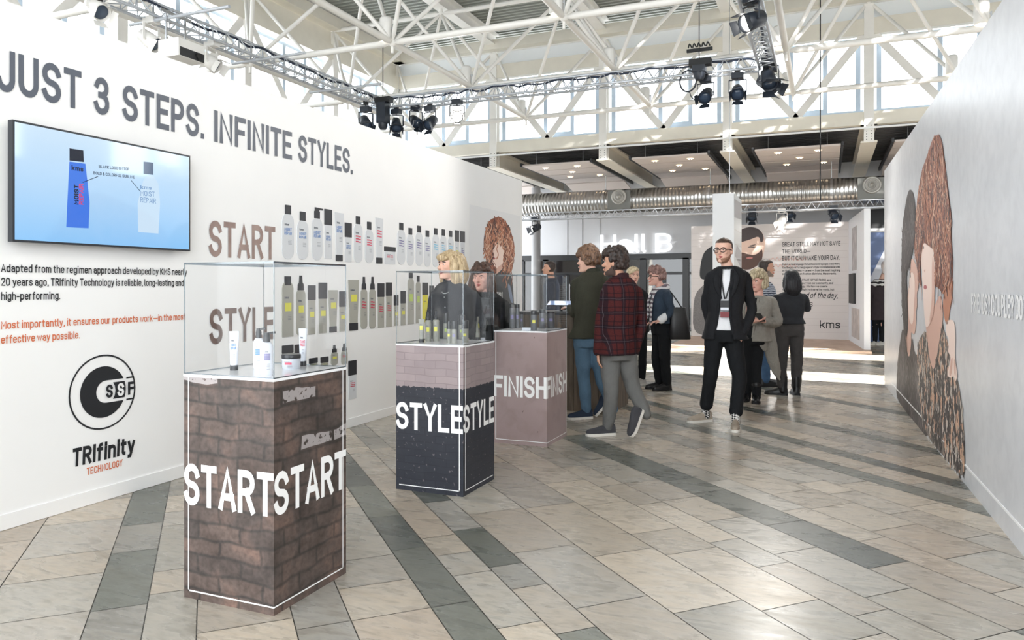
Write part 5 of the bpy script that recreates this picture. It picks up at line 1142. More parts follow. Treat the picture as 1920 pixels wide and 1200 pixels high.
t = tag(b.build('cable_coil', M_navy), 'coil of dark cable hanging from the crossing truss left of the short hoist', 'cable'); t.location = p
p = on_x(341, 98, XTL+.42)
t = thing('projector', 'white box projector hanging under the left lighting truss', 'projector', tuple(p))
b = MB(); b.box((-.17, -.21, -.11), (.17, .21, .11)); b.build('body', M_lampw, t)
b = MB(); b.box((.17, -.19, -.105), (.176, .19, -.0)); b.build('front_grille', M_dark, t)
b = MB(); b.tube((.17, .10, -.05), (.20, .10, -.05), .045, n=16); b.build('lens', M_black, t)
b = MB(); b.bar((-.1, -.15, .11), (-.1, -.15, ZT-p.z-.04), .02, .02); b.bar((-.1, .15, .11), (-.1, .15, ZT-p.z-.04), .02, .02); b.bar((-.1, -.24, ZT-p.z-.05), (-.1, .24, ZT-p.z-.05), .03, .03); b.build('bracket', M_alu, t)
b = MB(); b.bar((-.42, 0, ZT-p.z-.05), (-.05, 0, ZT-p.z-.05), .03, .03); b.build('hanging_arm', M_alu, t)
# thin suspension wires
for k, (px, py0, y, zb, nm) in enumerate(((1368, 362, 13.7, 2.96, 'thin wire running up from the white pillar'), (1538, 0, 15.2, 3.0, 'thin black cable hanging in front of the right end of the duct'))):
    p = on_y(px, 300, y); t = tag(MB().tube((0, 0, zb), (0, 0, 7.2), .006 if k == 0 else .012, n=6).build('suspension_wire', M_alu if k == 0 else M_black), nm, 'wire'); t.location = (p.x, p.y, 0)
# ================================================================ PEOPLE
def skin(nm, c): return mat(nm, c, .45, noise=.04, nscale=30, spec=.4)
SK = {'fair': skin('skin_fair', rgb(222, 178, 158)), 'tan': skin('skin_tan', rgb(200, 152, 128)), 'rose': skin('skin_rose', rgb(226, 176, 160))}
M_eye = mat('eye_dark', rgb(40, 34, 32), .2); M_eyew = mat('eye_white', rgb(226, 222, 218), .25)
M_lip = mat('lips', rgb(176, 96, 92), .4)
def cloth(nm, c, noise=.12, ns=14, bump=.35, bs=90, rough=.85): return mat(nm, c, rough, noise=noise, nscale=ns, bump=bump, bscale=bs, spec=.25)
def plaid_mat():
    m = bpy.data.materials.new('maroon_plaid_wool'); m.use_nodes = True; t = m.node_tree; b = t.nodes['Principled BSDF']; b.inputs['Roughness'].default_value = .9; b.inputs['Specular IOR Level'].default_value = .2
    tc = nd(t, 'ShaderNodeTexCoord'); sx = nd(t, 'ShaderNodeSeparateXYZ'); t.links.new(tc.outputs['Object'], sx.inputs[0])
    wob = noise_node(t, tc.outputs['Object'], 5, 2)
    def saw(src, per, off):
        v = math_n(t, 'MULTIPLY_ADD', src, 1/per, off); v = math_n(t, 'ADD', v, math_n(t, 'MULTIPLY', wob, .25)); return math_n(t, 'FRACT', v)
    def band(f, a, b_): return math_n(t, 'MULTIPLY', math_n(t, 'GREATER_THAN', f, a), math_n(t, 'LESS_THAN', f, b_))
    xx = math_n(t, 'ADD', sx.outputs['X'], math_n(t, 'MULTIPLY', sx.outputs['Y'], .45))
    fx, fz = saw(xx, .15, .1), saw(sx.outputs['Z'], .13, .3); c = rgb(74, 32, 32)
    for f in (fx, fz): c = mixc(t, math_n(t, 'MULTIPLY', band(f, .05, .33), .72), c, rgb(28, 24, 32))
    for f in (fx, fz): c = mixc(t, math_n(t, 'MULTIPLY', band(f, .56, .62), .7), c, rgb(24, 20, 26))
    for f in (fx, fz): c = mixc(t, math_n(t, 'MULTIPLY', band(f, .175, .20), .2), c, rgb(150, 140, 146))
    n = noise_node(t, tc.outputs['Object'], 160, 3); c = mixc(t, 1, c, ramp(t, n, [(.3, (.75,.75,.75,1)), (.7, (1.15,1.15,1.15,1))]), 'MULTIPLY')
    t.links.new(c, b.inputs['Base Color']); return m
def stripe_mat(nm, c0, c1, axis, per, duty=.5):
    m = bpy.data.materials.new(nm); m.use_nodes = True; t = m.node_tree; b = t.nodes['Principled BSDF']; b.inputs['Roughness'].default_value = .85
    tc = nd(t, 'ShaderNodeTexCoord'); sx = nd(t, 'ShaderNodeSeparateXYZ'); t.links.new(tc.outputs['Object'], sx.inputs[0])
    w_ = noise_node(t, tc.outputs['Object'], 14, 2)
    f = math_n(t, 'FRACT', math_n(t, 'ADD', math_n(t, 'MULTIPLY', sx.outputs[axis], 1/per), w_))
    t.links.new(mixc(t, math_n(t, 'GREATER_THAN', f, duty), c0, c1), b.inputs['Base Color']); return m
def check_mat(nm, c0, c1, sc):
    m = bpy.data.materials.new(nm); m.use_nodes = True; t = m.node_tree; b = t.nodes['Principled BSDF']; b.inputs['Roughness'].default_value = .85
    tc = nd(t, 'ShaderNodeTexCoord'); ck = nd(t, 'ShaderNodeTexChecker'); ck.inputs['Scale'].default_value = sc; ck.inputs['Color1'].default_value = c0; ck.inputs['Color2'].default_value = c1
    mp = nd(t, 'ShaderNodeMapping'); mp.inputs['Rotation'].default_value = (.6, .5, .8); t.links.new(tc.outputs['Object'], mp.inputs[0]); t.links.new(mp.outputs[0], ck.inputs['Vector']); t.links.new(ck.outputs['Color'], b.inputs['Base Color']); return m
def hair_mat(nm, c0, c1):
    m = bpy.data.materials.new(nm); m.use_nodes = True; t = m.node_tree; b = t.nodes['Principled BSDF']; b.inputs['Roughness'].default_value = .5; b.inputs['Specular IOR Level'].default_value = .4
    tc = nd(t, 'ShaderNodeTexCoord'); mp = nd(t, 'ShaderNodeMapping'); mp.inputs['Scale'].default_value = (70, 70, 9); t.links.new(tc.outputs['Object'], mp.inputs[0])
    n = noise_node(t, mp.outputs[0], 1.0, 5, 1.0); t.links.new(ramp(t, n, [(.32, c0), (.66, c1)]), b.inputs['Base Color'])
    bp = nd(t, 'ShaderNodeBump'); bp.inputs['Strength'].default_value = .5; bp.inputs['Distance'].default_value = .01; t.links.new(n, bp.inputs['Height']); t.links.new(bp.outputs[0], b.inputs['Normal']); return m
V3 = Vector
class Fig:
    def __init__(s, label, px0, d):
        s.px0, s.d = px0, d; p = at_d(px0, HY, d); s.t = thing('person', label, 'person', (p.x, p.y, 0), TH)
    def J(s, px, py, dy=0.):
        D = s.d+dy; return V3(((px-960)/FPX*D-(s.px0-960)/FPX*s.d, dy, CH+(HY-py)/FPX*D))
    def add(s, nm, m, mb, vox=.009, smooth=2, disp=0., ds=.12): return fuse(mb, nm, m, s.t, vox, smooth, disp, ds)
def axes(phi):
    a = radians(phi); return V3((cos(a), sin(a), 0)), V3((sin(a), -cos(a), 0))          # across (right hand of the viewer when facing him), forward
HT = [(.00,.34,.80,-.30),(.03,.46,.90,-.15),(.09,.60,.95,.10),(.18,.74,.94,.35),(.28,.86,.93,.62),(.38,.93,.95,.86),(.47,.96,.93,.98),(.53,.98,.90,1.02),(.60,1.0,.96,1.04),(.70,1.0,.95,1.05),(.80,.95,.87,1.0),(.89,.80,.70,.86),(.96,.52,.44,.58),(1.0,.16,.14,.18)]
class Head:
    def __init__(s, fig, px, py, dy, phi, H=.235, pitch=0., tilt=0.):
        s.c = fig.J(px, py, dy); s.H = H; w_, f_ = axes(phi); s.M = Matrix.Translation(s.c) @ Matrix(((w_.x, f_.x, 0, 0), (w_.y, f_.y, 0, 0), (0, 0, 1, 0), (0, 0, 0, 1))) @ Matrix.Rotation(radians(pitch), 4, 'X') @ Matrix.Rotation(radians(tilt), 4, 'Y')
        s.w = H*.325; s.f = H*.41; s.b = H*.42
    def P(s, x, f, t): return s.M @ V3((x*s.w, f*s.f, (t-.5)*s.H))          # x, f in head units, t 0 chin .. 1 crown
    def ring(s, wx, ff, bb, t, n=28, k=1.0):
        o = []
        for i in range(n):
            a = 2*pi*i/n; ca, sa = cos(a), sin(a); x = math.copysign(abs(ca)**.9, ca)*wx; y = math.copysign(abs(sa)**.92, sa)
            o.append(s.P(x*k, (y*ff if y > 0 else y*bb*s.b/s.f)*k, t))
        return o
    def skull(s, mb, ears=True):
        n = 28; rs = []
        for t, wx, ff, bb in HT:
            if bb < 0:      # under the chin: the back edge sits forward of the neck
                r = []
                for i in range(n):
                    a = 2*pi*i/n; y = sin(a); r.append(s.P(cos(a)*wx, ff if False else (ff+(-bb))/2*0+(ff*(.5+.5*y)+(-bb)*(.5-.5*y)), t))
                rs.append(r)
            else: rs.append(s.ring(wx, ff, bb, t))
        mb.rings(rs)
        h = s.H
        mb.chain([s.P(0, .86, .56), s.P(0, 1.02, .46), s.P(0, 1.17, .385)], [.009, .011, .015], 10, 3)
        mb.ball(s.P(0, 1.10, .365), (.017, .013, .010), 10); 
        for x in (-1, 1):
            mb.ball(s.P(x*.36, .86, .585), (.022, .012, .008), 10)                        # brow
            mb.ball(s.P(x*.55, .72, .42), (.024, .02, .022), 10)                          # cheek
            if ears: mb.ball(s.P(x*1.02, -.08, .46), (.012, .018, .030), 10, M=s.M.to_3x3().to_4x4())
        mb.ball(s.P(0, .86, .07), (.024, .018, .02), 10); mb.ball(s.P(0, .94, .225), (.026, .012, .014), 10)
    def face(s, fig, glasses=False, lip=None, brow=None):
        e = MB(); w_ = MB(); bw = MB()
        R = s.M.to_3x3().to_4x4()
        for x in (-1, 1):
            w_.ball(s.P(x*.40, .845, .515), (.0125, .007, .0050), 10, M=R); e.ball(s.P(x*.39, .895, .515), (.0062, .006, .0050), 8, M=R)
            bw.chain([s.P(x*.20, .955, .585), s.P(x*.42, .93, .605), s.P(x*.62, .80, .590)], [.0045, .006, .0035], 6, 3)
        w_.build('eye_white', M_eyew, fig.t); e.build('eye', M_eye, fig.t); bw.build('eyebrow', brow or M_eye, fig.t)
        l = MB(); l.chain([s.P(-.30, .90, .235), s.P(-.1, .985, .25), s.P(.1, .985, .25), s.P(.30, .90, .235)], [.004, .0075, .0075, .004], 8, 3); l.chain([s.P(-.24, .90, .225), s.P(0, .985, .208), s.P(.24, .90, .225)], [.004, .009, .004], 8, 3); l.build('lips', lip or M_lip, fig.t)
        if glasses:
            g = MB()
            for x in (-1, 1):
                pts = [s.P(x*.42+.36*cos(a*pi/8), 1.06-.05*abs(cos(a*pi/8)), .505+.085*sin(a*pi/8)) for a in range(17)]
                g.chain(pts, [.0036]*17, 6, 1); g.chain([s.P(x*.78, 1.0, .53), s.P(x*1.05, .5, .53), s.P(x*1.05, -.1, .50)], [.004]*3, 6, 2)
            g.chain([s.P(-.08, 1.08, .53), s.P(.08, 1.08, .53)], [.004]*2, 6, 1); g.build('glasses', M_black, fig.t)
    def cap_hair(s, mb, k=1.10, line=.74, nape=.20, front=1.02, side=-.15):
        """skull cap: bare below the hairline in front, down to the nape behind"""
        n = 28; rs = []
        for t, wx, ff, bb in [(nape, .8, side, .72)]+[h for h in HT if h[0] > nape+.04]+[(1.025, .14, .12, .16)]:
            f2 = ff*front if t >= line else side+ (ff*front-side)*max(0, (t-line+.08)/.08) if t > line-.08 else side
            o = []
            for i in range(n):
                a = 2*pi*i/n; ca, sa = cos(a), sin(a)
                y = sa*(f2 if sa > 0 else bb*s.b/s.f) if f2 >= 0 else (sa*(bb*s.b/s.f) if sa < 0 else sa*.02+f2*sa)
                o.append(s.P(ca*wx*k, y*k, .5+(t-.5)*(1.0+(k-1)*.7)))
            rs.append(o)
        mb.rings(rs)
    def curls(s, mb, n, r, seed, k=1.22, tmin=.32, tmax=1.12, fmin=-1.2, fmax=.95, squash=1.0):
        rr = random.Random(seed)
        c = 0
        while c < n:
            a = rr.uniform(0, 2*pi); t = rr.uniform(tmin, tmax); f = sin(a)
            if t < .72 and f > .25: continue
            e = math.sqrt(max(0.04, 1-((t-.56)/.60)**2)) if t > .56 else 1
            x = cos(a)*k*e; y = f*k*e*(1 if f > 0 else s.b/s.f)
            if not fmin <= y <= fmax*1.3: continue
            q = s.P(x, y, t); mb.ball(q, r*rr.uniform(.7, 1.25), 8, hi=6); c += 1
def hand(mb, wrist, dirn, palm, size=1.0, curl=.5, thumb=1):
    """palm, four unequal bent fingers and a thumb off the side; dirn: towards the fingertips, palm: the way the palm faces"""
    d = V3(dirn).normalized(); p = V3(palm); p = (p-d*p.dot(d)).normalized(); x = d.cross(p)*thumb; w0 = V3(wrist); S = size
    mb.chain([w0-d*.02, w0+d*.03*S], [.024*S, .028*S], 10, 2, flat=.7, fax=p)
    mb.rings([[w0+d*(L*S)+x*(wd*S*cos(2*pi*i/14))+p*(.014*S*sin(2*pi*i/14)) for i in range(14)] for L, wd in ((.0, .022), (.02, .033), (.05, .040), (.085, .041), (.10, .036))])
    for k, (o, L) in enumerate(((.031, .070), (.011, .080), (-.010, .074), (-.030, .056))):
        b0 = w0+d*.088*S+x*o*S; a1, a2, a3 = curl*.5, curl*1.25, curl*1.9
        def step(q, a, l): return q+(d*cos(a)+p*sin(a))*l*S
        q1 = step(b0, a1, L*.45); q2 = step(q1, a2, L*.32); q3 = step(q2, a3, L*.24)
        mb.chain([b0-d*.015*S, q1, q2, q3], [.0092*S, .0088*S, .008*S, .0068*S], 8, 3)
    t0 = w0+d*.025*S+x*.028*S; mb.chain([t0, t0+(x*.028+d*.028+p*.008)*S, t0+(x*.030+d*.062+p*.022)*S], [.013*S, .0105*S, .008*S], 8, 3)
def shoe(fig, ankle, phi, up_m, sole_m, L=.275, pitch=0., high=0., name='shoe', width=1.0, z0=None):
    """ankle: local ankle point; phi: where the toe points; pitch lifts the heel"""
    w_, f_ = axes(phi); g = V3((ankle.x, ankle.y, 0)) if z0 is None else V3((ankle.x, ankle.y, z0))
    M = Matrix.Translation(g) @ Matrix(((w_.x, f_.x, 0, 0), (w_.y, f_.y, 0, 0), (0, 0, 1, 0), (0, 0, 0, 1)))
    if pitch: T_ = Matrix.Translation((0, L*.62, 0)); M = M @ Matrix.Translation((0, 0, 0)) @ T_ @ Matrix.Rotation(-radians(pitch), 4, 'X') @ T_.inverted()
    st = [(-.25,.020,.050),(-.235,.030,.078),(-.17,.035,.088),(-.06,.036,.092),(.06,.038,.085),(.20,.043,.070),(.36,.048,.056),(.52,.047,.047),(.64,.040,.040),(.72,.026,.030),(.75,.008,.018)]
    rs = []; so = []
    for u, wd, h in st:
        y = u*L; wd *= width; r = []
        for i in range(16):
            a = 2*pi*i/16; ca, sa = cos(a), sin(a); r.append(M @ V3((wd*ca*(1 if sa < 0 else .9), y, .022+(h*max(sa, 0)**.8 if sa > 0 else -.004))))
        rs.append(r)
    u_ = MB(); u_.rings(rs)
    if high: u_.chain([M @ V3((0, -.05*L, .05)), M @ V3((0, -.06*L, .05+high*.6)), M @ V3((0, -.05*L, .05+high))], [.050, .052, .056], 14, 3)
    sh = fig.add(name, up_m, u_, .006, 1)
    pts = [(wd*width*1.08*sx_, u*L*1.015) for sx_, seq in ((1, st), (-1, st[::-1])) for u, wd, h in seq]
    n = len(pts); s_ = MB(); vs = [M @ V3((x, y, 0)) for x, y in pts]+[M @ V3((x, y, .024)) for x, y in pts]
    s_.add(vs, [tuple(range(n))[::-1], tuple(range(n, 2*n))]+[(i, (i+1) % n, n+(i+1) % n, n+i) for i in range(n)]); s_.build('sole', sole_m, sh)
    return M
def ell(c, w_, f_, a, b, n=24, p=.85):
    o = []
    for i in range(n):
        t = 2*pi*i/n; ca, sa = cos(t), sin(t); o.append(c+w_*(a*math.copysign(abs(ca)**p, ca))+f_*(b*math.copysign(abs(sa)**p, sa)))
    return o
def torso(mb, hip, neck, phi, shw, inf=0., hem=None, hemw=None, belly=0., waist=.135, hipw=.168, depth=1.0, phi2=None, top=True):
    """hip and neck base points; shw half shoulder width; inf inflates for clothing; hem: lower end for a jacket"""
    phi2 = phi if phi2 is None else phi2; L = neck-hip; S = []
    for u, a, b in ((-.10, hipw*.95, .105), (.0, hipw, .118), (.14, hipw*.92, .112), (.30, waist, .102+belly), (.48, waist*1.12, .110+belly*.6), (.66, .150, .116), (.80, .156, .110), (.90, max(shw*.72, .12), .086), (.965, shw*.52, .070), (1.0, .062, .060)):
        S.append((hip+L*u, a+inf, (b+inf)*depth, phi2+(phi-phi2)*min(1, max(0, u*1.4))))
    if hem is not None:
        S = [(hem, (hemw or hipw)+inf, (.125+inf)*depth, phi2)]+[q for q in S if q[0].z > hem.z+.05]
    if not top: S = S[:-1]
    rs = []
    for c, a, b, ph in S: w_, f_ = axes(ph); rs.append(ell(c, w_, f_, a, b))
    mb.rings(rs)
def human(label, px0, d, head, tor, arms, legs, sk='fair', H=.235, lean=0.):
    """bare body: head (px,py,dy,phi[,pitch,tilt]); tor (hip px,py,dy, neck px,py,dy, phi, half shoulder, phi2); arms [(sh, el, wr, hand dir, palm, curl, thumb)]; legs [(hip, knee, ankle)]"""
    F = Fig(label, px0, d); b = MB(); hd = Head(F, head[0], head[1], head[2], head[3], H, *(head[4:6]))
    hd.skull(b); hip = F.J(*tor[0:3]); nk = F.J(*tor[3:6]); F.hip, F.nk, F.phi, F.shw = hip, nk, tor[6], tor[7]; F.phi2 = tor[8] if len(tor) > 8 else tor[6]
    b.chain([nk-V3((0, 0, .05)), nk+V3((0, 0, .01)), (nk*.4+hd.P(0, -.25, .2)*.6), hd.P(0, -.12, .30)], [.075, .058, .053, .055], 14, 3)
    torso(b, hip, nk, F.phi, F.shw*.9, -.012, phi2=F.phi2); F.arms = []; F.legs = []
    for a in arms:
        sh, el, wr = [F.J(*q) for q in a[:3]]; F.arms.append((sh, el, wr))
        b.chain([sh, (sh+el)/2, el, (el+wr)/2, wr], [.050, .046, .038, .036, .027], 12, 3)
        if a[3] is not None: hand(b, wr, a[3], a[4], .95, a[5], a[6])
    for l in legs:
        h, k, an = [F.J(*q) for q in l[:3]]; F.legs.append((h, k, an)); b.chain([h, (h+k)/2, k, k*.55+an*.45, an], [.078, .070, .050, .047, .034], 12, 3)
    F.body = F.add('body', SK[sk], b, .0068, 1); F.head = hd; return F
def trousers(F, m, rh=.098, rk=.068, ra=.055, vox=.010, top=.10, disp=.014, name='trousers', cut=.0):
    b = MB()
    for h, k, an in F.legs:
        e = an+(k-an).normalized()*cut; b.chain([h+V3((0,0,.03)), h*.6+k*.4, k, k*.5+e*.5, e], [rh, rh*.86, rk, rk*.92, ra], 18, 4)
    w_, f_ = axes(F.phi2); c = F.hip
    b.rings([ell(c+V3((0,0,z)), w_, f_, a, q) for z, a, q in ((-.10, .150, .118), (-.02, .180, .130), (.06, .172, .122), (top, .155, .112))])
    return F.add(name, m, b, vox, 3, disp, .10)
def jacket(F, m, hem, hemw=.19, inf=.018, slv=(.056, .048, .042), vox=.010, disp=.012, belly=0., short=.0, name='jacket', sleeves=True, neck_up=.03, depth=1.0):
    b = MB(); torso(b, F.hip, F.nk+V3((0,0,neck_up)), F.phi, F.shw, inf, hem, hemw, belly, phi2=F.phi2, depth=depth)
    if sleeves:
        for sh, el, wr in F.arms:
            e = wr+(el-wr).normalized()*short; b.chain([F.nk*.45+sh*.55-V3((0,0,.035)), sh, (sh+el)/2, el, e], [slv[0]*.95, slv[0]*1.08, slv[0], slv[1], slv[2]], 16, 4)
    return F.add(name, m, b, vox, 3, disp, .11)
def collar(F, m, r=.075, h=.05, name='collar', tilt=0):
    w_, f_ = axes(F.phi); b = MB(); c = F.nk+V3((0,0,.01)); n = 20; rs = []
    for z, a in ((-.02, r*1.12), (h*.6, r), (h, r*.98), (h, r*.84), (-.02, r*.9)): rs.append([c+w_*(a*cos(2*pi*i/n))+f_*(a*.95*sin(2*pi*i/n)-.005)+V3((0, 0, z-.018*sin(2*pi*i/n))) for i in range(n)])
    b.rings(rs, caps=False); return b.build(name, m, F.t)
def strip(F, pts, wd, m, name, th=.004):
    b = MB(); b.chain(pts, [wd/2]*len(pts), 8, 3, flat=th/wd*2, fax=axes(F.phi)[1]); return b.build(name, m, F.t)
def front(F, x, z, out=.0, inf=.03):
    """a point on the chest front: x across, z height"""
    w_, f_ = axes(F.phi); u = (z-F.hip.z)/(F.nk.z-F.hip.z); c = F.hip+(F.nk-F.hip)*u; b = .112+inf if u < .8 else .10+inf
    a = .185+inf*.5; return c+w_*x+f_*(b*math.sqrt(max(0., 1-(x/a)**2))+out)

M_blackcloth = cloth('black_wool', rgb(30, 31, 34)); M_blacktr = cloth('black_trouser_cloth', rgb(24, 26, 29)); M_solew = mat('white_rubber_sole', rgb(220, 216, 208), .6); M_soleb = mat('black_rubber_sole', rgb(24, 24, 26), .6)
M_leather = mat('black_leather', rgb(28, 28, 30), .4, noise=.1, nscale=20)

# ---- man in the black blazer
F = human('bearded man with glasses in a black blazer and lanyard, standing hands in pockets', 1353, 7.45, (1357, 470, 0, -38), (1357, 622, 0, 1364, 503, 0, -18, .205, -10),
    [((1334, 518, .02), (1324, 572, .10), (1334, 618, .06), None), ((1396, 518, .03), (1410, 582, .04), (1394, 622, -.07), (-.3, .2, -1), (-1, 0, 0), .4, -1)],
    [((1340, 636, .0), (1332, 702, .06), (1323, 768, .18)), ((1374, 636, .0), (1386, 708, -.06), (1379, 780, -.20))], 'fair', .245)
hd = F.head; hd.face(F, True, brow=mat('brown_hair_dark', rgb(74, 54, 44), .7))
M_hb = hair_mat('short_brown_hair', rgb(48, 38, 34), rgb(92, 70, 58)); b = MB(); hd.cap_hair(b, 1.055, .80, .30, 1.0, -.2); F.add('hair', M_hb, b, .0065, 1, .004, .02)
b = MB(); n = 28; b.rings([hd.ring(wx*1.035, ff*1.03, .30, t) for t, wx, ff, bb in ((.0, .50, .86, 0), (.05, .62, .95, 0), (.12, .72, .95, 0), (.19, .80, .90, 0), (.26, .88, .60, 0), (.40, .97, .20, 0))]); F.add('beard', mat('stubble_beard', rgb(150, 112, 92), .8, noise=.25, nscale=90), b, .006, 1)
b = MB(); torso(b, F.hip, F.nk, F.phi, F.shw*.9, .010, F.hip+V3((0,0,.02)), .17, phi2=F.phi2); F.add('shirt', cloth('white_tshirt', rgb(232, 233, 236), .03), b, .010, 2, .008, .08)
b = MB(); torso(b, F.hip, F.nk+V3((0,0,.02)), F.phi, F.shw, .030, F.J(1360, 636), .205, phi2=F.phi2)
for sh, el, wr in F.arms: b.chain([F.nk*.45+sh*.55-V3((0,0,.035)), sh, (sh+el)/2, el, wr-(wr-el).normalized()*.0], [.056, .060, .056, .050, .046], 16, 4)
jk = F.add('blazer', M_blackcloth, b, .010, 3, .012, .11)
# the blazer stands open: cut a wedge away in front of the shirt
def open_front(o, F, lo, hi, u0, u1, inf, m):
    import bmesh
    bm = bmesh.new(); bm.from_mesh(o.data); w_, f_ = axes(F.phi); kill = []
    for f in bm.faces:
        c = f.calc_center_median(); u = (c.z-F.hip.z)/(F.nk.z-F.hip.z); cc = F.hip+(F.nk-F.hip)*u; r = c-cc
        if r.dot(f_) > .05 and u0 < u < u1 and lo(u) < r.dot(w_) < hi(u): kill.append(f)
    bmesh.ops.delete(bm, geom=kill, context='FACES'); bm.to_mesh(o.data); bm.free()
    s_ = o.modifiers.new('thick', 'SOLIDIFY'); s_.thickness = .008; s_.offset = -1
    for g in (lo, hi):
        us = [max(u0, -.02)+(u1-.03-max(u0, -.02))*k/7 for k in range(8)]
        b = MB(); b.chain([front(F, g(u), F.hip.z+(F.nk.z-F.hip.z)*u, -.004, inf) for u in us], [.016]*8, 8, 3, flat=.5, fax=w_*.3+f_); b.build('front_edge', m, F.t)
open_front(jk, F, lambda u: -.055-.05*max(0, .45-u), lambda u: .05 if u > .35 else .05+(.35-u)*.12, -.3, .99, .03, M_blackcloth)
trousers(F, M_blacktr, .100, .073, .066, cut=.045)
for x0, x1 in ((-.085, -.03), (.085, .045)):
    pts = [front(F, x0*.62, F.nk.z-.0, -.02), front(F, x0*1.1, F.nk.z-.10, .012), front(F, x0*.95, F.nk.z-.20, .012), front(F, x1*1.1, F.nk.z-.30, .012)]
    b = MB(); b.chain(pts, [.012, .030, .024, .006], 8, 4, flat=.3, fax=axes(F.phi)[1]); b.build('lapel', M_blackcloth, F.t)
for x0 in (-.055, .055): strip(F, [F.nk+axes(F.phi)[0]*x0*.9+V3((0, 0, .01)), front(F, x0*.8, F.nk.z-.12, .002), front(F, x0*.1, F.nk.z-.30, .003)], .014, M_black, 'lanyard')
p = front(F, 0, F.nk.z-.37, .012); w_, f_ = axes(F.phi); b = MB(); Mb = Matrix.Translation(p) @ Matrix(((w_.x, f_.x, 0, 0), (w_.y, f_.y, 0, 0), (0, 0, 1, 0), (0, 0, 0, 1)))
b.box((-.042, -.003, -.05), (.042, .003, .05), 0, Mb); b.box((-.038, .0031, -.045), (.038, .0045, -.018), 1, Mb); b.box((-.042, -.003, -.115), (.042, .003, -.06), 2, Mb); b.build('badge', [M_black, P_white, mat('badge_red', rgb(120, 40, 44), .5)], F.t)
M_suede = mat('grey_suede', rgb(160, 148, 134), .9, noise=.08, nscale=30); M_sock = check_mat('checked_sock', rgb(20, 20, 22), rgb(226, 224, 220), 62)
for (h, k, an), ph in zip(F.legs, (-68, -18)):
    shoe(F, an, ph, M_suede, M_solew, .29); b = MB(); b.chain([an+V3((0,0,.03)), V3((an.x, an.y, .10)), V3((an.x, an.y, .055))], [.040, .042, .045], 14, 3); b.build('sock', M_sock, F.t)

# ---- man in the plaid blazer, walking
F = human('man in a maroon plaid blazer and grey trousers walking past the counter, seen from behind', 1155, 6.95, (1153, 492, 0, -118), (1160, 655, 0, 1163, 527, .02, -152, .20, -140),
    [((1140, 545, -.02), (1125, 604, .0), (1121, 660, -.05), (.05, -.1, -1), (.9, 0, 0), .45, -1), ((1192, 547, .06), (1203, 606, .10), (1190, 660, .06), (-.05, .05, -1), (-1, 0, 0), .6, 1)],
    [((1143, 672, .0), (1146, 738, -.06), (1140, 800, -.02)), ((1175, 672, .04), (1187, 728, .02), (1212, 778, -.10))], 'tan', .245)
hd = F.head; hd.face(F, brow=M_eye)
M_hk = hair_mat('dark_curly_hair', rgb(24, 20, 20), rgb(70, 56, 50)); b = MB(); hd.cap_hair(b, 1.14, .74, .24, 1.08, -.2); hd.curls(b, 150, .022, 3, 1.17, .30, 1.10); F.add('hair', M_hk, b, .0065, 1, .008, .02)
b = MB(); b.rings([hd.ring(wx*1.04, ff*1.03, .30, t) for t, wx, ff, bb in ((.0, .50, .86, 0), (.06, .64, .95, 0), (.14, .76, .93, 0), (.24, .86, .62, 0), (.42, .98, .18, 0))]); F.add('beard', mat('dark_stubble', rgb(78, 62, 56), .8, noise=.3, nscale=90), b, .006, 1)
jacket(F, plaid_mat(), F.J(1158, 664), .205, .026, (.058, .050, .044), .009, .010, neck_up=.035)
collar(F, cloth('dark_maroon_collar', rgb(52, 30, 34)), .078, .05)
trousers(F, cloth('grey_trouser_cloth', rgb(104, 104, 102), .08), .102, .070, .050)
M_snk = cloth('charcoal_canvas', rgb(66, 66, 70), .08)
shoe(F, F.legs[0][2], -78, M_snk, M_solew, .285)
shoe(F, F.J(1214, 800, -.1), -62, M_snk, M_solew, .27, 62, z0=.045)
ph_p = F.J(1190, 683, .03)
# ---- man in the dark green blazer at the counter
F2 = human('man in a dark green blazer and blue jeans leaning on the counter, seen from behind', 1100, 7.8, (1103, 489, 0, -120), (1104, 632, 0, 1111, 516, .0, -150, .20),
    [((1082, 531, .02), (1079, 588, .12), (1068, 577, .42), (-.4, .9, .0), (0, 0, -1), .35, 1), ((1136, 531, -.02), (1146, 590, .02), (1130, 610, .30), (-.3, .9, .2), (0, 0, -1), .4, -1)],
    [((1092, 648, .0), (1095, 712, .0), (1099, 768, .0)), ((1118, 648, .02), (1128, 712, -.02), (1150, 768, .06))], 'fair', .24)
hd = F2.head; hd.face(F2)
M_hc = hair_mat('brown_curly_hair', rgb(62, 46, 38), rgb(142, 108, 84)); b = MB(); hd.cap_hair(b, 1.14, .74, .30, 1.1, -.2); hd.curls(b, 170, .024, 8, 1.22, .40, 1.16); hd.curls(b, 40, .02, 9, 1.25, .72, 1.0, .3, 1.3); F2.add('hair', M_hc, b, .0065, 1, .010, .02)
jacket(F2, cloth('dark_green_corduroy', rgb(56, 56, 46), .1, 10, .5, 120), F2.J(1100, 634), .195, .026, (.058, .050, .042), .009, .010, neck_up=.035)
collar(F2, cloth('dark_green_collar', rgb(48, 49, 40)), .078, .05)
M_jean = cloth('blue_jeans', rgb(84, 110, 132), .22, 6, .4, 120); trousers(F2, M_jean, .096, .066, .052)
M_navy_sh = cloth('navy_canvas', rgb(44, 54, 70), .08); shoe(F2, F2.legs[0][2], -72, M_navy_sh, M_solew, .28); shoe(F2, F2.J(1152, 785, .06), -95, M_navy_sh, M_solew, .27, 50, z0=.03)
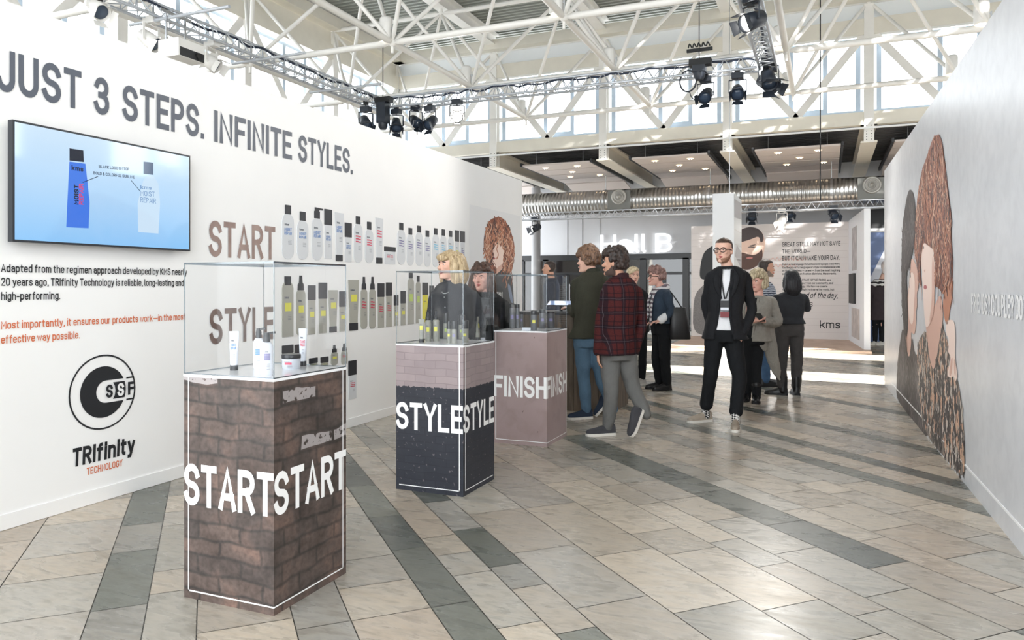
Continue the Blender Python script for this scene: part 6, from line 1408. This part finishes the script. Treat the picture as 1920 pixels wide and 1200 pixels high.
# ---- woman in a denim jacket
F3 = human('woman in a denim jacket with striped scarf and glasses, black trousers and boots', 1243, 10.0, (1231, 519, 0, -82), (1240, 612, 0, 1240, 544, .0, -80, .185),
    [((1250, 553, -.17), (1258, 585, -.20), (1238, 601, -.22), (-1, -.1, -.2), (0, 0, -1), .5, 1), ((1240, 553, .17), (1244, 585, .2), (1228, 602, .2), (-1, 0, -.3), (0, 0, -1), .5, -1)],
    [((1236, 625, .08), (1231, 672, .1), (1237, 716, .08)), ((1246, 625, -.08), (1247, 674, -.08), (1250, 718, -.06))], 'rose', .235)
hd = F3.head; hd.face(F3, True)
b = MB(); hd.cap_hair(b, 1.15, .72, .30, 1.12, -.1); hd.curls(b, 60, .026, 5, 1.17, .45, 1.1); F3.add('hair', hair_mat('mauve_brown_hair', rgb(92, 66, 62), rgb(168, 134, 126)), b, .0065, 2, .006, .03)
jacket(F3, cloth('blue_denim', rgb(50, 62, 76), .22, 8, .5, 110), F3.J(1241, 606), .185, .028, (.060, .052, .044), .009, .012, .02, .03)
b = MB(); w_, f_ = axes(-80); c = F3.nk
for z, r in ((.0, .098), (.035, .088)): b.chain([c+w_*(r*cos(a*.5236))+f_*(r*sin(a*.5236)+.012)+V3((0,0,z-.035*sin(a*.5236))) for a in range(13)], [.030]*13, 10, 2)
b.chain([c+f_*.10+w_*.05, c+f_*.16+w_*.06-V3((0,0,.16)), c+f_*.17+w_*.05-V3((0,0,.42))], [.034, .036, .03], 10, 3, flat=.4, fax=f_); b.chain([c+f_*.10-w_*.05, c+f_*.16-w_*.06-V3((0,0,.14)), c+f_*.17-w_*.05-V3((0,0,.36))], [.034, .036, .03], 10, 3, flat=.4, fax=f_)
F3.add('scarf', stripe_mat('striped_scarf', rgb(206, 204, 206), rgb(104, 92, 100), 'Z', .06, .55), b, .008, 2)
for sh, el, wr in F3.arms: b = MB(); d_ = (wr-el).normalized(); b.chain([wr-d_*.09, wr-d_*.01], [.050, .054], 14, 2); b.build('shirt_cuff', cloth('white_cuff', rgb(230, 231, 234), .03), F3.t)
trousers(F3, M_blacktr, .098, .072, .060)
for (h, k, an), ph in zip(F3.legs, (-80, -74)): shoe(F3, an, ph, M_leather, M_soleb, .27, 0, .13, 'boot')
p = F3.J(1272, 604, -.20); t = thing('tote_bag', 'large black tote bag hanging from the shoulder of the woman in denim', 'bag'); t.location = F3.t.matrix_basis @ p; t.rotation_euler = (0, 0, TH)
b = MB(); b.rings([ell(V3((.0+q*.02, 0, z)), V3((1,0,0)), V3((0,1,0)), a, d_, 24, .6) for q, z, a, d_ in ((1, -.225, .125, .055), (1, -.235+.02, .14, .06), (.5, -.05, .125, .055), (0, .19, .095, .045), (0, .195, .09, .04))]); b.build('bag_body', M_leather, t)
b = MB(); b.chain([V3((-.07, 0, .18)), V3((-.10, .02, .30)), V3((-.10, .05, .40)), V3((-.06, .0, .34)), V3((.05, 0, .18))], [.009]*5, 8, 4); b.build('strap', M_leather, t)
# ---- short-haired blonde woman behind
F4 = human('woman with short blonde hair and white sneakers, half hidden behind the plaid blazer', 1190, 10.5, (1187, 517, 0, 12), (1192, 612, 0, 1189, 542, .0, 10, .18),
    [((1172, 553, .0), (1168, 592, .0), (1174, 625, .0), (0, 0, -1), (1, 0, 0), .4, 1), ((1207, 553, .0), (1212, 590, .0), (1209, 625, .0), (0, 0, -1), (-1, 0, 0), .4, -1)],
    [((1182, 620, .0), (1180, 668, .0), (1180, 706, .04)), ((1202, 620, .0), (1205, 668, -.02), (1204, 708, -.04))], 'fair', .24)
hd = F4.head; hd.face(F4); b = MB(); hd.cap_hair(b, 1.15, .74, .34, 1.1, .05); b.chain([hd.P(.25, 1.0, .92), hd.P(-.5, .98, .80), hd.P(-.95, .5, .62)], [.02, .03, .02], 10, 3); F4.add('hair', hair_mat('pale_blonde_hair', rgb(178, 152, 112), rgb(238, 224, 190)), b, .0065, 2, .004, .03)
jacket(F4, M_blackcloth, F4.J(1191, 622), .18, .024); trousers(F4, M_blacktr, .090, .060, .048)
M_wsn = cloth('white_sneaker_cloth', rgb(206, 202, 196), .06)
for (h, k, an), ph in zip(F4.legs, (-20, -48)): shoe(F4, an, ph, M_wsn, M_solew, .26)
# ---- curly blonde woman in a long grey cardigan
F5 = human('woman with curly blonde hair in a long pale grey cardigan looking at her phone', 1412, 9.0, (1421, 529, 0, -52), (1412, 630, 0, 1422, 556, .0, -38, .175, -30),
    [((1405, 566, .0), (1400, 600, -.02), (1413, 603, -.22), (.5, -.4, .1), (0, 0, 1), .5, -1), ((1446, 566, .05), (1457, 604, .02), (1434, 603, -.20), (-1, -.3, .1), (0, 0, 1), .6, 1)],
    [((1402, 640, .0), (1401, 694, .0), (1400, 744, .05)), ((1420, 640, .0), (1418, 694, -.04), (1418, 746, -.08))], 'rose', .23)
hd = F5.head; hd.face(F5); b = MB(); hd.cap_hair(b, 1.14, .72, .26, 1.06, -.1); hd.curls(b, 190, .024, 4, 1.26, .22, 1.16); F5.add('hair', hair_mat('curly_ash_blonde', rgb(122, 104, 78), rgb(226, 212, 180)), b, .0065, 1, .010, .02)
b = MB(); torso(b, F5.hip, F5.nk, F5.phi, F5.shw*.9, .012, F5.hip, .17, phi2=F5.phi2); F5.add('top', M_blackcloth, b, .010, 2)
kd = cloth('pale_grey_knit', rgb(150, 147, 140), .08, 30, .7, 70); b = MB(); w_, f_ = axes(F5.phi); torso(b, F5.hip, F5.nk+V3((0,0,.01)), F5.phi, F5.shw, .028, F5.hip-V3((0,0,.06)), .19, phi2=F5.phi2)
for sh, el, wr in F5.arms: b.chain([F5.nk*.45+sh*.55-V3((0,0,.035)), sh, (sh+el)/2, el, wr-(wr-el).normalized()*.03], [.062, .070, .068, .066, .054], 16, 4)
b.chain([F5.J(1436, 600, -.02), F5.J(1444, 650, .0), F5.J(1454, 690, .02), F5.J(1462, 712, .02)], [.085, .085, .06, .016], 16, 4, flat=.45, fax=(.2, 1, 0)); b.chain([F5.J(1425, 610, -.1), F5.J(1430, 640, -.1), F5.J(1434, 655, -.08)], [.06, .06, .03], 14, 3, flat=.4, fax=(.2, 1, 0))
ck = F5.add('cardigan', kd, b, .010, 3, .016, .10); open_front(ck, F5, lambda u: -.10, lambda u: .045, -.3, .97, .028, kd)
trousers(F5, M_blacktr, .090, .062, .054)
for (h, k, an), ph in zip(F5.legs, (-30, -20)): shoe(F5, an, ph, M_leather, M_soleb, .26, 0, .16, 'boot')
# ---- woman with long black hair, from behind
F6 = human('woman with long black hair in a dark denim jacket and boots, seen from behind', 1478, 9.5, (1484, 524, 0, 172), (1480, 615, 0, 1482, 552, .0, 178, .20),
    [((1456, 561, .0), (1449, 585, .12), (1462, 566, .26), (.6, .5, .4), (0, 0, 1), .6, 1), ((1506, 560, .0), (1513, 578, .12), (1500, 556, .26), (-.6, .5, .4), (0, 0, 1), .6, -1)],
    [((1467, 628, .0), (1464, 682, .0), (1466, 722, .0)), ((1492, 628, .0), (1494, 682, .02), (1493, 724, .02))], 'fair', .235)
hd = F6.head; b = MB(); hd.cap_hair(b, 1.16, .72, .10, 1.08, .2); b.chain([hd.P(0, -.55, .75), hd.P(0, -1.0, .35), hd.P(0, -1.0, .0), hd.P(.05, -.9, -.18)], [.085, .105, .11, .085], 16, 4, flat=.62, fax=axes(172)[1])
for x in (-.85, .85): b.chain([hd.P(x, .1, .6), hd.P(x*1.15, -.2, .2), hd.P(x*1.15, -.4, -.1)], [.035, .04, .03], 10, 3)
F6.add('hair', hair_mat('long_black_hair', rgb(16, 16, 18), rgb(44, 44, 48)), b, .007, 2, .006, .05)
jacket(F6, cloth('black_denim', rgb(50, 52, 56), .2, 8, .5, 110), F6.J(1480, 607), .178, .026, (.058, .050, .042), .009, .016)
trousers(F6, cloth('charcoal_trousers', rgb(74, 72, 72), .12), .098, .074, .060, disp=.022)
for (h, k, an), ph in zip(F6.legs, (-115, 170)): shoe(F6, an, ph, M_leather, M_soleb, .28, 0, .18, 'boot', 1.1)
# ---- man behind the curly-haired woman
F7 = human('man in profile in a striped shirt and jeans, mostly hidden behind the curly blonde woman', 1436, 10.4, (1437, 503, 0, 95), (1434, 610, 0, 1434, 533, .0, 100, .19),
    [((1432, 546, -.18), (1430, 584, -.2), (1442, 612, -.2), (.6, 0, -.8), (0, 1, 0), .4, 1), ((1436, 546, .18), (1438, 584, .2), (1448, 612, .2), (.6, 0, -.8), (0, -1, 0), .4, -1)],
    [((1434, 622, -.08), (1436, 672, -.08), (1436, 714, -.1)), ((1434, 622, .08), (1430, 672, .08), (1432, 716, .1))], 'tan', .24)
hd = F7.head; hd.face(F7); b = MB(); hd.cap_hair(b, 1.08, .80, .30, 1.02, -.2); F7.add('hair', hair_mat('cropped_dark_hair', rgb(36, 30, 28), rgb(70, 58, 52)), b, .0065, 1)
b = MB(); b.rings([hd.ring(wx*1.04, ff*1.03, .30, t) for t, wx, ff, bb in ((.0, .50, .86, 0), (.06, .64, .95, 0), (.14, .76, .93, 0), (.24, .86, .62, 0), (.42, .98, .18, 0))]); F7.add('beard', mat('grey_stubble', rgb(132, 118, 108), .8, noise=.3, nscale=90), b, .006, 1)
jacket(F7, stripe_mat('striped_shirt_cloth', rgb(58, 66, 84), rgb(176, 182, 192), 'Z', .03), F7.J(1434, 615), .18, .02); trousers(F7, cloth('mid_blue_jeans', rgb(78, 108, 144), .2), .095, .068, .055)
for (h, k, an), ph in zip(F7.legs, (85, 95)): shoe(F7, an, ph, M_leather, M_soleb, .29)
# ---- blonde woman behind the STYLE case
F8 = human('woman with shoulder-length blonde hair in a black denim shirt behind the STYLE case', 852, 6.4, (844, 497, 0, -52), (855, 640, 0, 848, 535, .0, -25, .19, -15),
    [((818, 556, .0), (808, 612, .05), (824, 655, -.08), (.3, -.4, -.9), (1, 0, 0), .5, 1), ((885, 556, .0), (900, 608, .02), (882, 632, -.16), (-.7, -.2, -.5), (0, 0, -1), .6, -1)],
    [((838, 660, .0), (836, 750, .0), (836, 830, .05)), ((872, 660, .0), (872, 750, .0), (872, 830, .05))], 'fair', .24)
hd = F8.head; hd.face(F8); b = MB(); hd.cap_hair(b, 1.10, .70, .20, 1.08, .12)
for x in (-1.0, 1.0):
    b.chain([hd.P(x*.85, .15, .75), hd.P(x*1.12, .15, .40), hd.P(x*1.12, .05, .0), hd.P(x*1.2, .0, -.32)], [.035, .042, .042, .02], 12, 4); b.chain([hd.P(x*.8, -.4, .7), hd.P(x*1.1, -.5, .2), hd.P(x*1.1, -.6, -.28)], [.05, .055, .025], 12, 4)
b.chain([hd.P(0, -.7, .7), hd.P(0, -1.0, .2), hd.P(0, -1.0, -.25)], [.08, .085, .05], 14, 4); b.chain([hd.P(-.62, .72, .74), hd.P(0, .98, .76), hd.P(.62, .72, .74)], [.026, .034, .026], 12, 3)
F8.add('hair', hair_mat('golden_blonde_hair', rgb(140, 116, 84), rgb(212, 190, 154)), b, .0065, 2, .005, .03)
jacket(F8, cloth('black_denim_shirt', rgb(34, 37, 44), .2, 8, .15, 110), F8.J(856, 668), .185, .024, (.058, .050, .042), .009, .012)
collar(F8, cloth('black_denim_collar', rgb(38, 41, 48)), .085, .05); b = MB()
for k in range(5): b.ball(front(F8, .0, F8.nk.z-.10-.085*k, .006), .0065, 8)
b.build('button', M_alu, F8.t); b = MB(); w_, f_ = axes(F8.phi); b.chain([F8.nk+w_*.06+V3((0,0,.02)), front(F8, .03, F8.nk.z-.06, .0), front(F8, -.03, F8.nk.z-.06, .0), F8.nk-w_*.06+V3((0,0,.02))], [.004]*4, 6, 3); b.build('necklace', M_alu, F8.t)
trousers(F8, M_blacktr, .095, .062, .05)
for h, k, an in F8.legs: shoe(F8, an, -30, M_leather, M_soleb, .26)
# ---- dark-haired woman beside her
F9 = human('woman with dark wavy hair in a black jacket and grey top beside the blonde woman', 912, 7.25, (904, 522, 0, -22), (914, 640, 0, 907, 553, .0, -8, .19),
    [((880, 574, .0), (872, 622, .0), (884, 660, -.06), (.4, -.3, -.9), (1, 0, 0), .5, 1), ((944, 574, .0), (956, 622, .0), (944, 660, -.06), (-.4, -.3, -.9), (-1, 0, 0), .5, -1)],
    [((900, 656, .0), (898, 738, .0), (898, 804, .05)), ((930, 656, .0), (930, 738, .0), (930, 804, .05))], 'rose', .24)
hd = F9.head; hd.face(F9); b = MB(); hd.cap_hair(b, 1.16, .74, .24, 1.10, .0); hd.curls(b, 80, .026, 14, 1.2, .3, 1.1)
for x in (-1.0, 1.0): b.chain([hd.P(x*.9, .0, .75), hd.P(x*1.2, .0, .35), hd.P(x*1.25, -.1, .0), hd.P(x*1.2, -.1, -.2)], [.04, .05, .05, .03], 12, 4)
F9.add('hair', hair_mat('dark_brown_waves', rgb(40, 28, 24), rgb(96, 70, 58)), b, .0065, 2, .008, .03)
b = MB(); torso(b, F9.hip, F9.nk, F9.phi, F9.shw*.9, .012, F9.hip-V3((0,0,.02)), .175); F9.add('top', cloth('charcoal_top', rgb(84, 86, 90), .12), b, .010, 2, .006, .08)
j9 = jacket(F9, M_blackcloth, F9.J(914, 668), .20, .032, (.060, .052, .046), .009, .014); open_front(j9, F9, lambda u: -.085, lambda u: .085, -.3, .96, .032, M_blackcloth)
for x0 in (-.05, .05): strip(F9, [F9.nk+axes(F9.phi)[0]*x0+V3((0, 0, .0)), front(F9, x0*.7, F9.nk.z-.12, .004, .014), front(F9, x0*.1, F9.nk.z-.24, .005, .014)], .014, M_black, 'lanyard')
p = front(F9, 0, F9.nk.z-.29, .014, .014); w_, f_ = axes(F9.phi); Mb = Matrix.Translation(p) @ Matrix(((w_.x, f_.x, 0, 0), (w_.y, f_.y, 0, 0), (0, 0, 1, 0), (0, 0, 0, 1))); b = MB(); b.box((-.045, -.003, -.055), (.045, .003, .05), 0, Mb); b.build('badge', M_black, F9.t)
trousers(F9, M_blacktr, .098, .066, .052)
for h, k, an in F9.legs: shoe(F9, an, -10, M_leather, M_soleb, .26)
# ---- figure far behind the FINISH case, and the one at the far booth
G1 = human('distant person in a dark jacket and faded jeans seen through the FINISH case', 1034, 12.5, (1030, 503, 0, -100), (1036, 590, 0, 1034, 525, .0, -100, .19),
    [((1034, 537, -.18), (1036, 572, -.2), (1028, 596, -.22), (-.6, 0, -.8), (0, 1, 0), .4, 1), ((1034, 537, .18), (1036, 572, .2), (1028, 596, .22), (-.6, 0, -.8), (0, -1, 0), .4, -1)],
    [((1035, 600, -.08), (1036, 645, -.08), (1037, 682, -.1)), ((1035, 600, .08), (1034, 645, .08), (1034, 682, .1))], 'tan', .235)
hd = G1.head; b = MB(); hd.cap_hair(b, 1.1, .76, .26, 1.04, -.1); G1.add('hair', M_hk, b, .008, 1); hd.face(G1)
jacket(G1, cloth('slate_denim', rgb(58, 64, 76), .2), G1.J(1036, 592), .18, .024); trousers(G1, cloth('faded_grey_jeans', rgb(112, 116, 126), .15), .095, .07, .06)
for h, k, an in G1.legs: shoe(G1, an, -95, M_leather, M_soleb, .28)
G2 = human('person in a black and white zigzag scarf and dark coat at the far blue booth', 1648, 17.6, (1660, 500, 0, 150), (1647, 592, 0, 1652, 528, .0, 165, .20),
    [((1636, 537, .0), (1634, 566, .05), (1640, 590, .0), (0, 0, -1), (1, 0, 0), .4, 1), ((1664, 537, .0), (1668, 566, .05), (1662, 588, .0), (0, 0, -1), (-1, 0, 0), .4, -1)],
    [((1642, 598, .0), (1641, 622, .0), (1641, 639, .02)), ((1653, 598, .0), (1653, 622, .0), (1653, 639, -.02))], 'fair', .24)
hd = G2.head; b = MB(); hd.cap_hair(b, 1.16, .7, .1, 1.08, .1); b.chain([hd.P(0, -.7, .6), hd.P(0, -1, .0)], [.09, .07], 12, 3); G2.add('hair', hair_mat('very_pale_hair', rgb(206, 190, 180), rgb(240, 230, 226)), b, .009, 2)
jacket(G2, cloth('dark_brown_coat', rgb(62, 54, 58), .12), G2.J(1648, 600), .22, .04); trousers(G2, M_blacktr, .085, .06, .05)
b = MB(); w_, f_ = axes(165); c = G2.nk
for z, r, q in ((-.06, .19, .06), (.0, .13, .06)): b.chain([c+w_*(r*cos(a*.5236))+f_*(r*.75*sin(a*.5236))+V3((0,0,z)) for a in range(13)], [q]*13, 10, 2)
G2.add('scarf', stripe_mat('zigzag_scarf', rgb(232, 230, 228), rgb(34, 32, 34), 'Z', .09, .6), b, .012, 2)
for h, k, an in G2.legs: shoe(G2, an, -60, M_wsn, M_solew, .26)
# phones in hand
def phone(F, p, rx, rz_, label, lit):
    t = thing('phone', label, 'phone'); t.location = F.t.matrix_basis @ p; t.rotation_euler = (rx, 0, TH+rz_)
    b = MB(); b.box((-.036, -.005, -.072), (.036, .004, .072)); b.build('casing', M_black, t); b = MB(); b.box((-.033, -.0062, -.068), (.033, -.005, .068)); b.build('display', lit, t)
phone(F, ph_p+V3((-.02, -.01, -.02)), .2, .9, 'phone held low in the hand of the man in plaid', mat('phone_silver', rgb(196, 198, 202), .2))
phone(F5, (F5.arms[0][2]+F5.arms[1][2])/2+V3((0, -.03, .05)), -.9, .2, 'phone held by the woman in the grey cardigan', M_black)
phone(F6, (F6.arms[0][2]+F6.arms[1][2])/2+V3((0, .10, .06)), 0, 0, 'phone held up in front of the woman with long black hair', M_black)
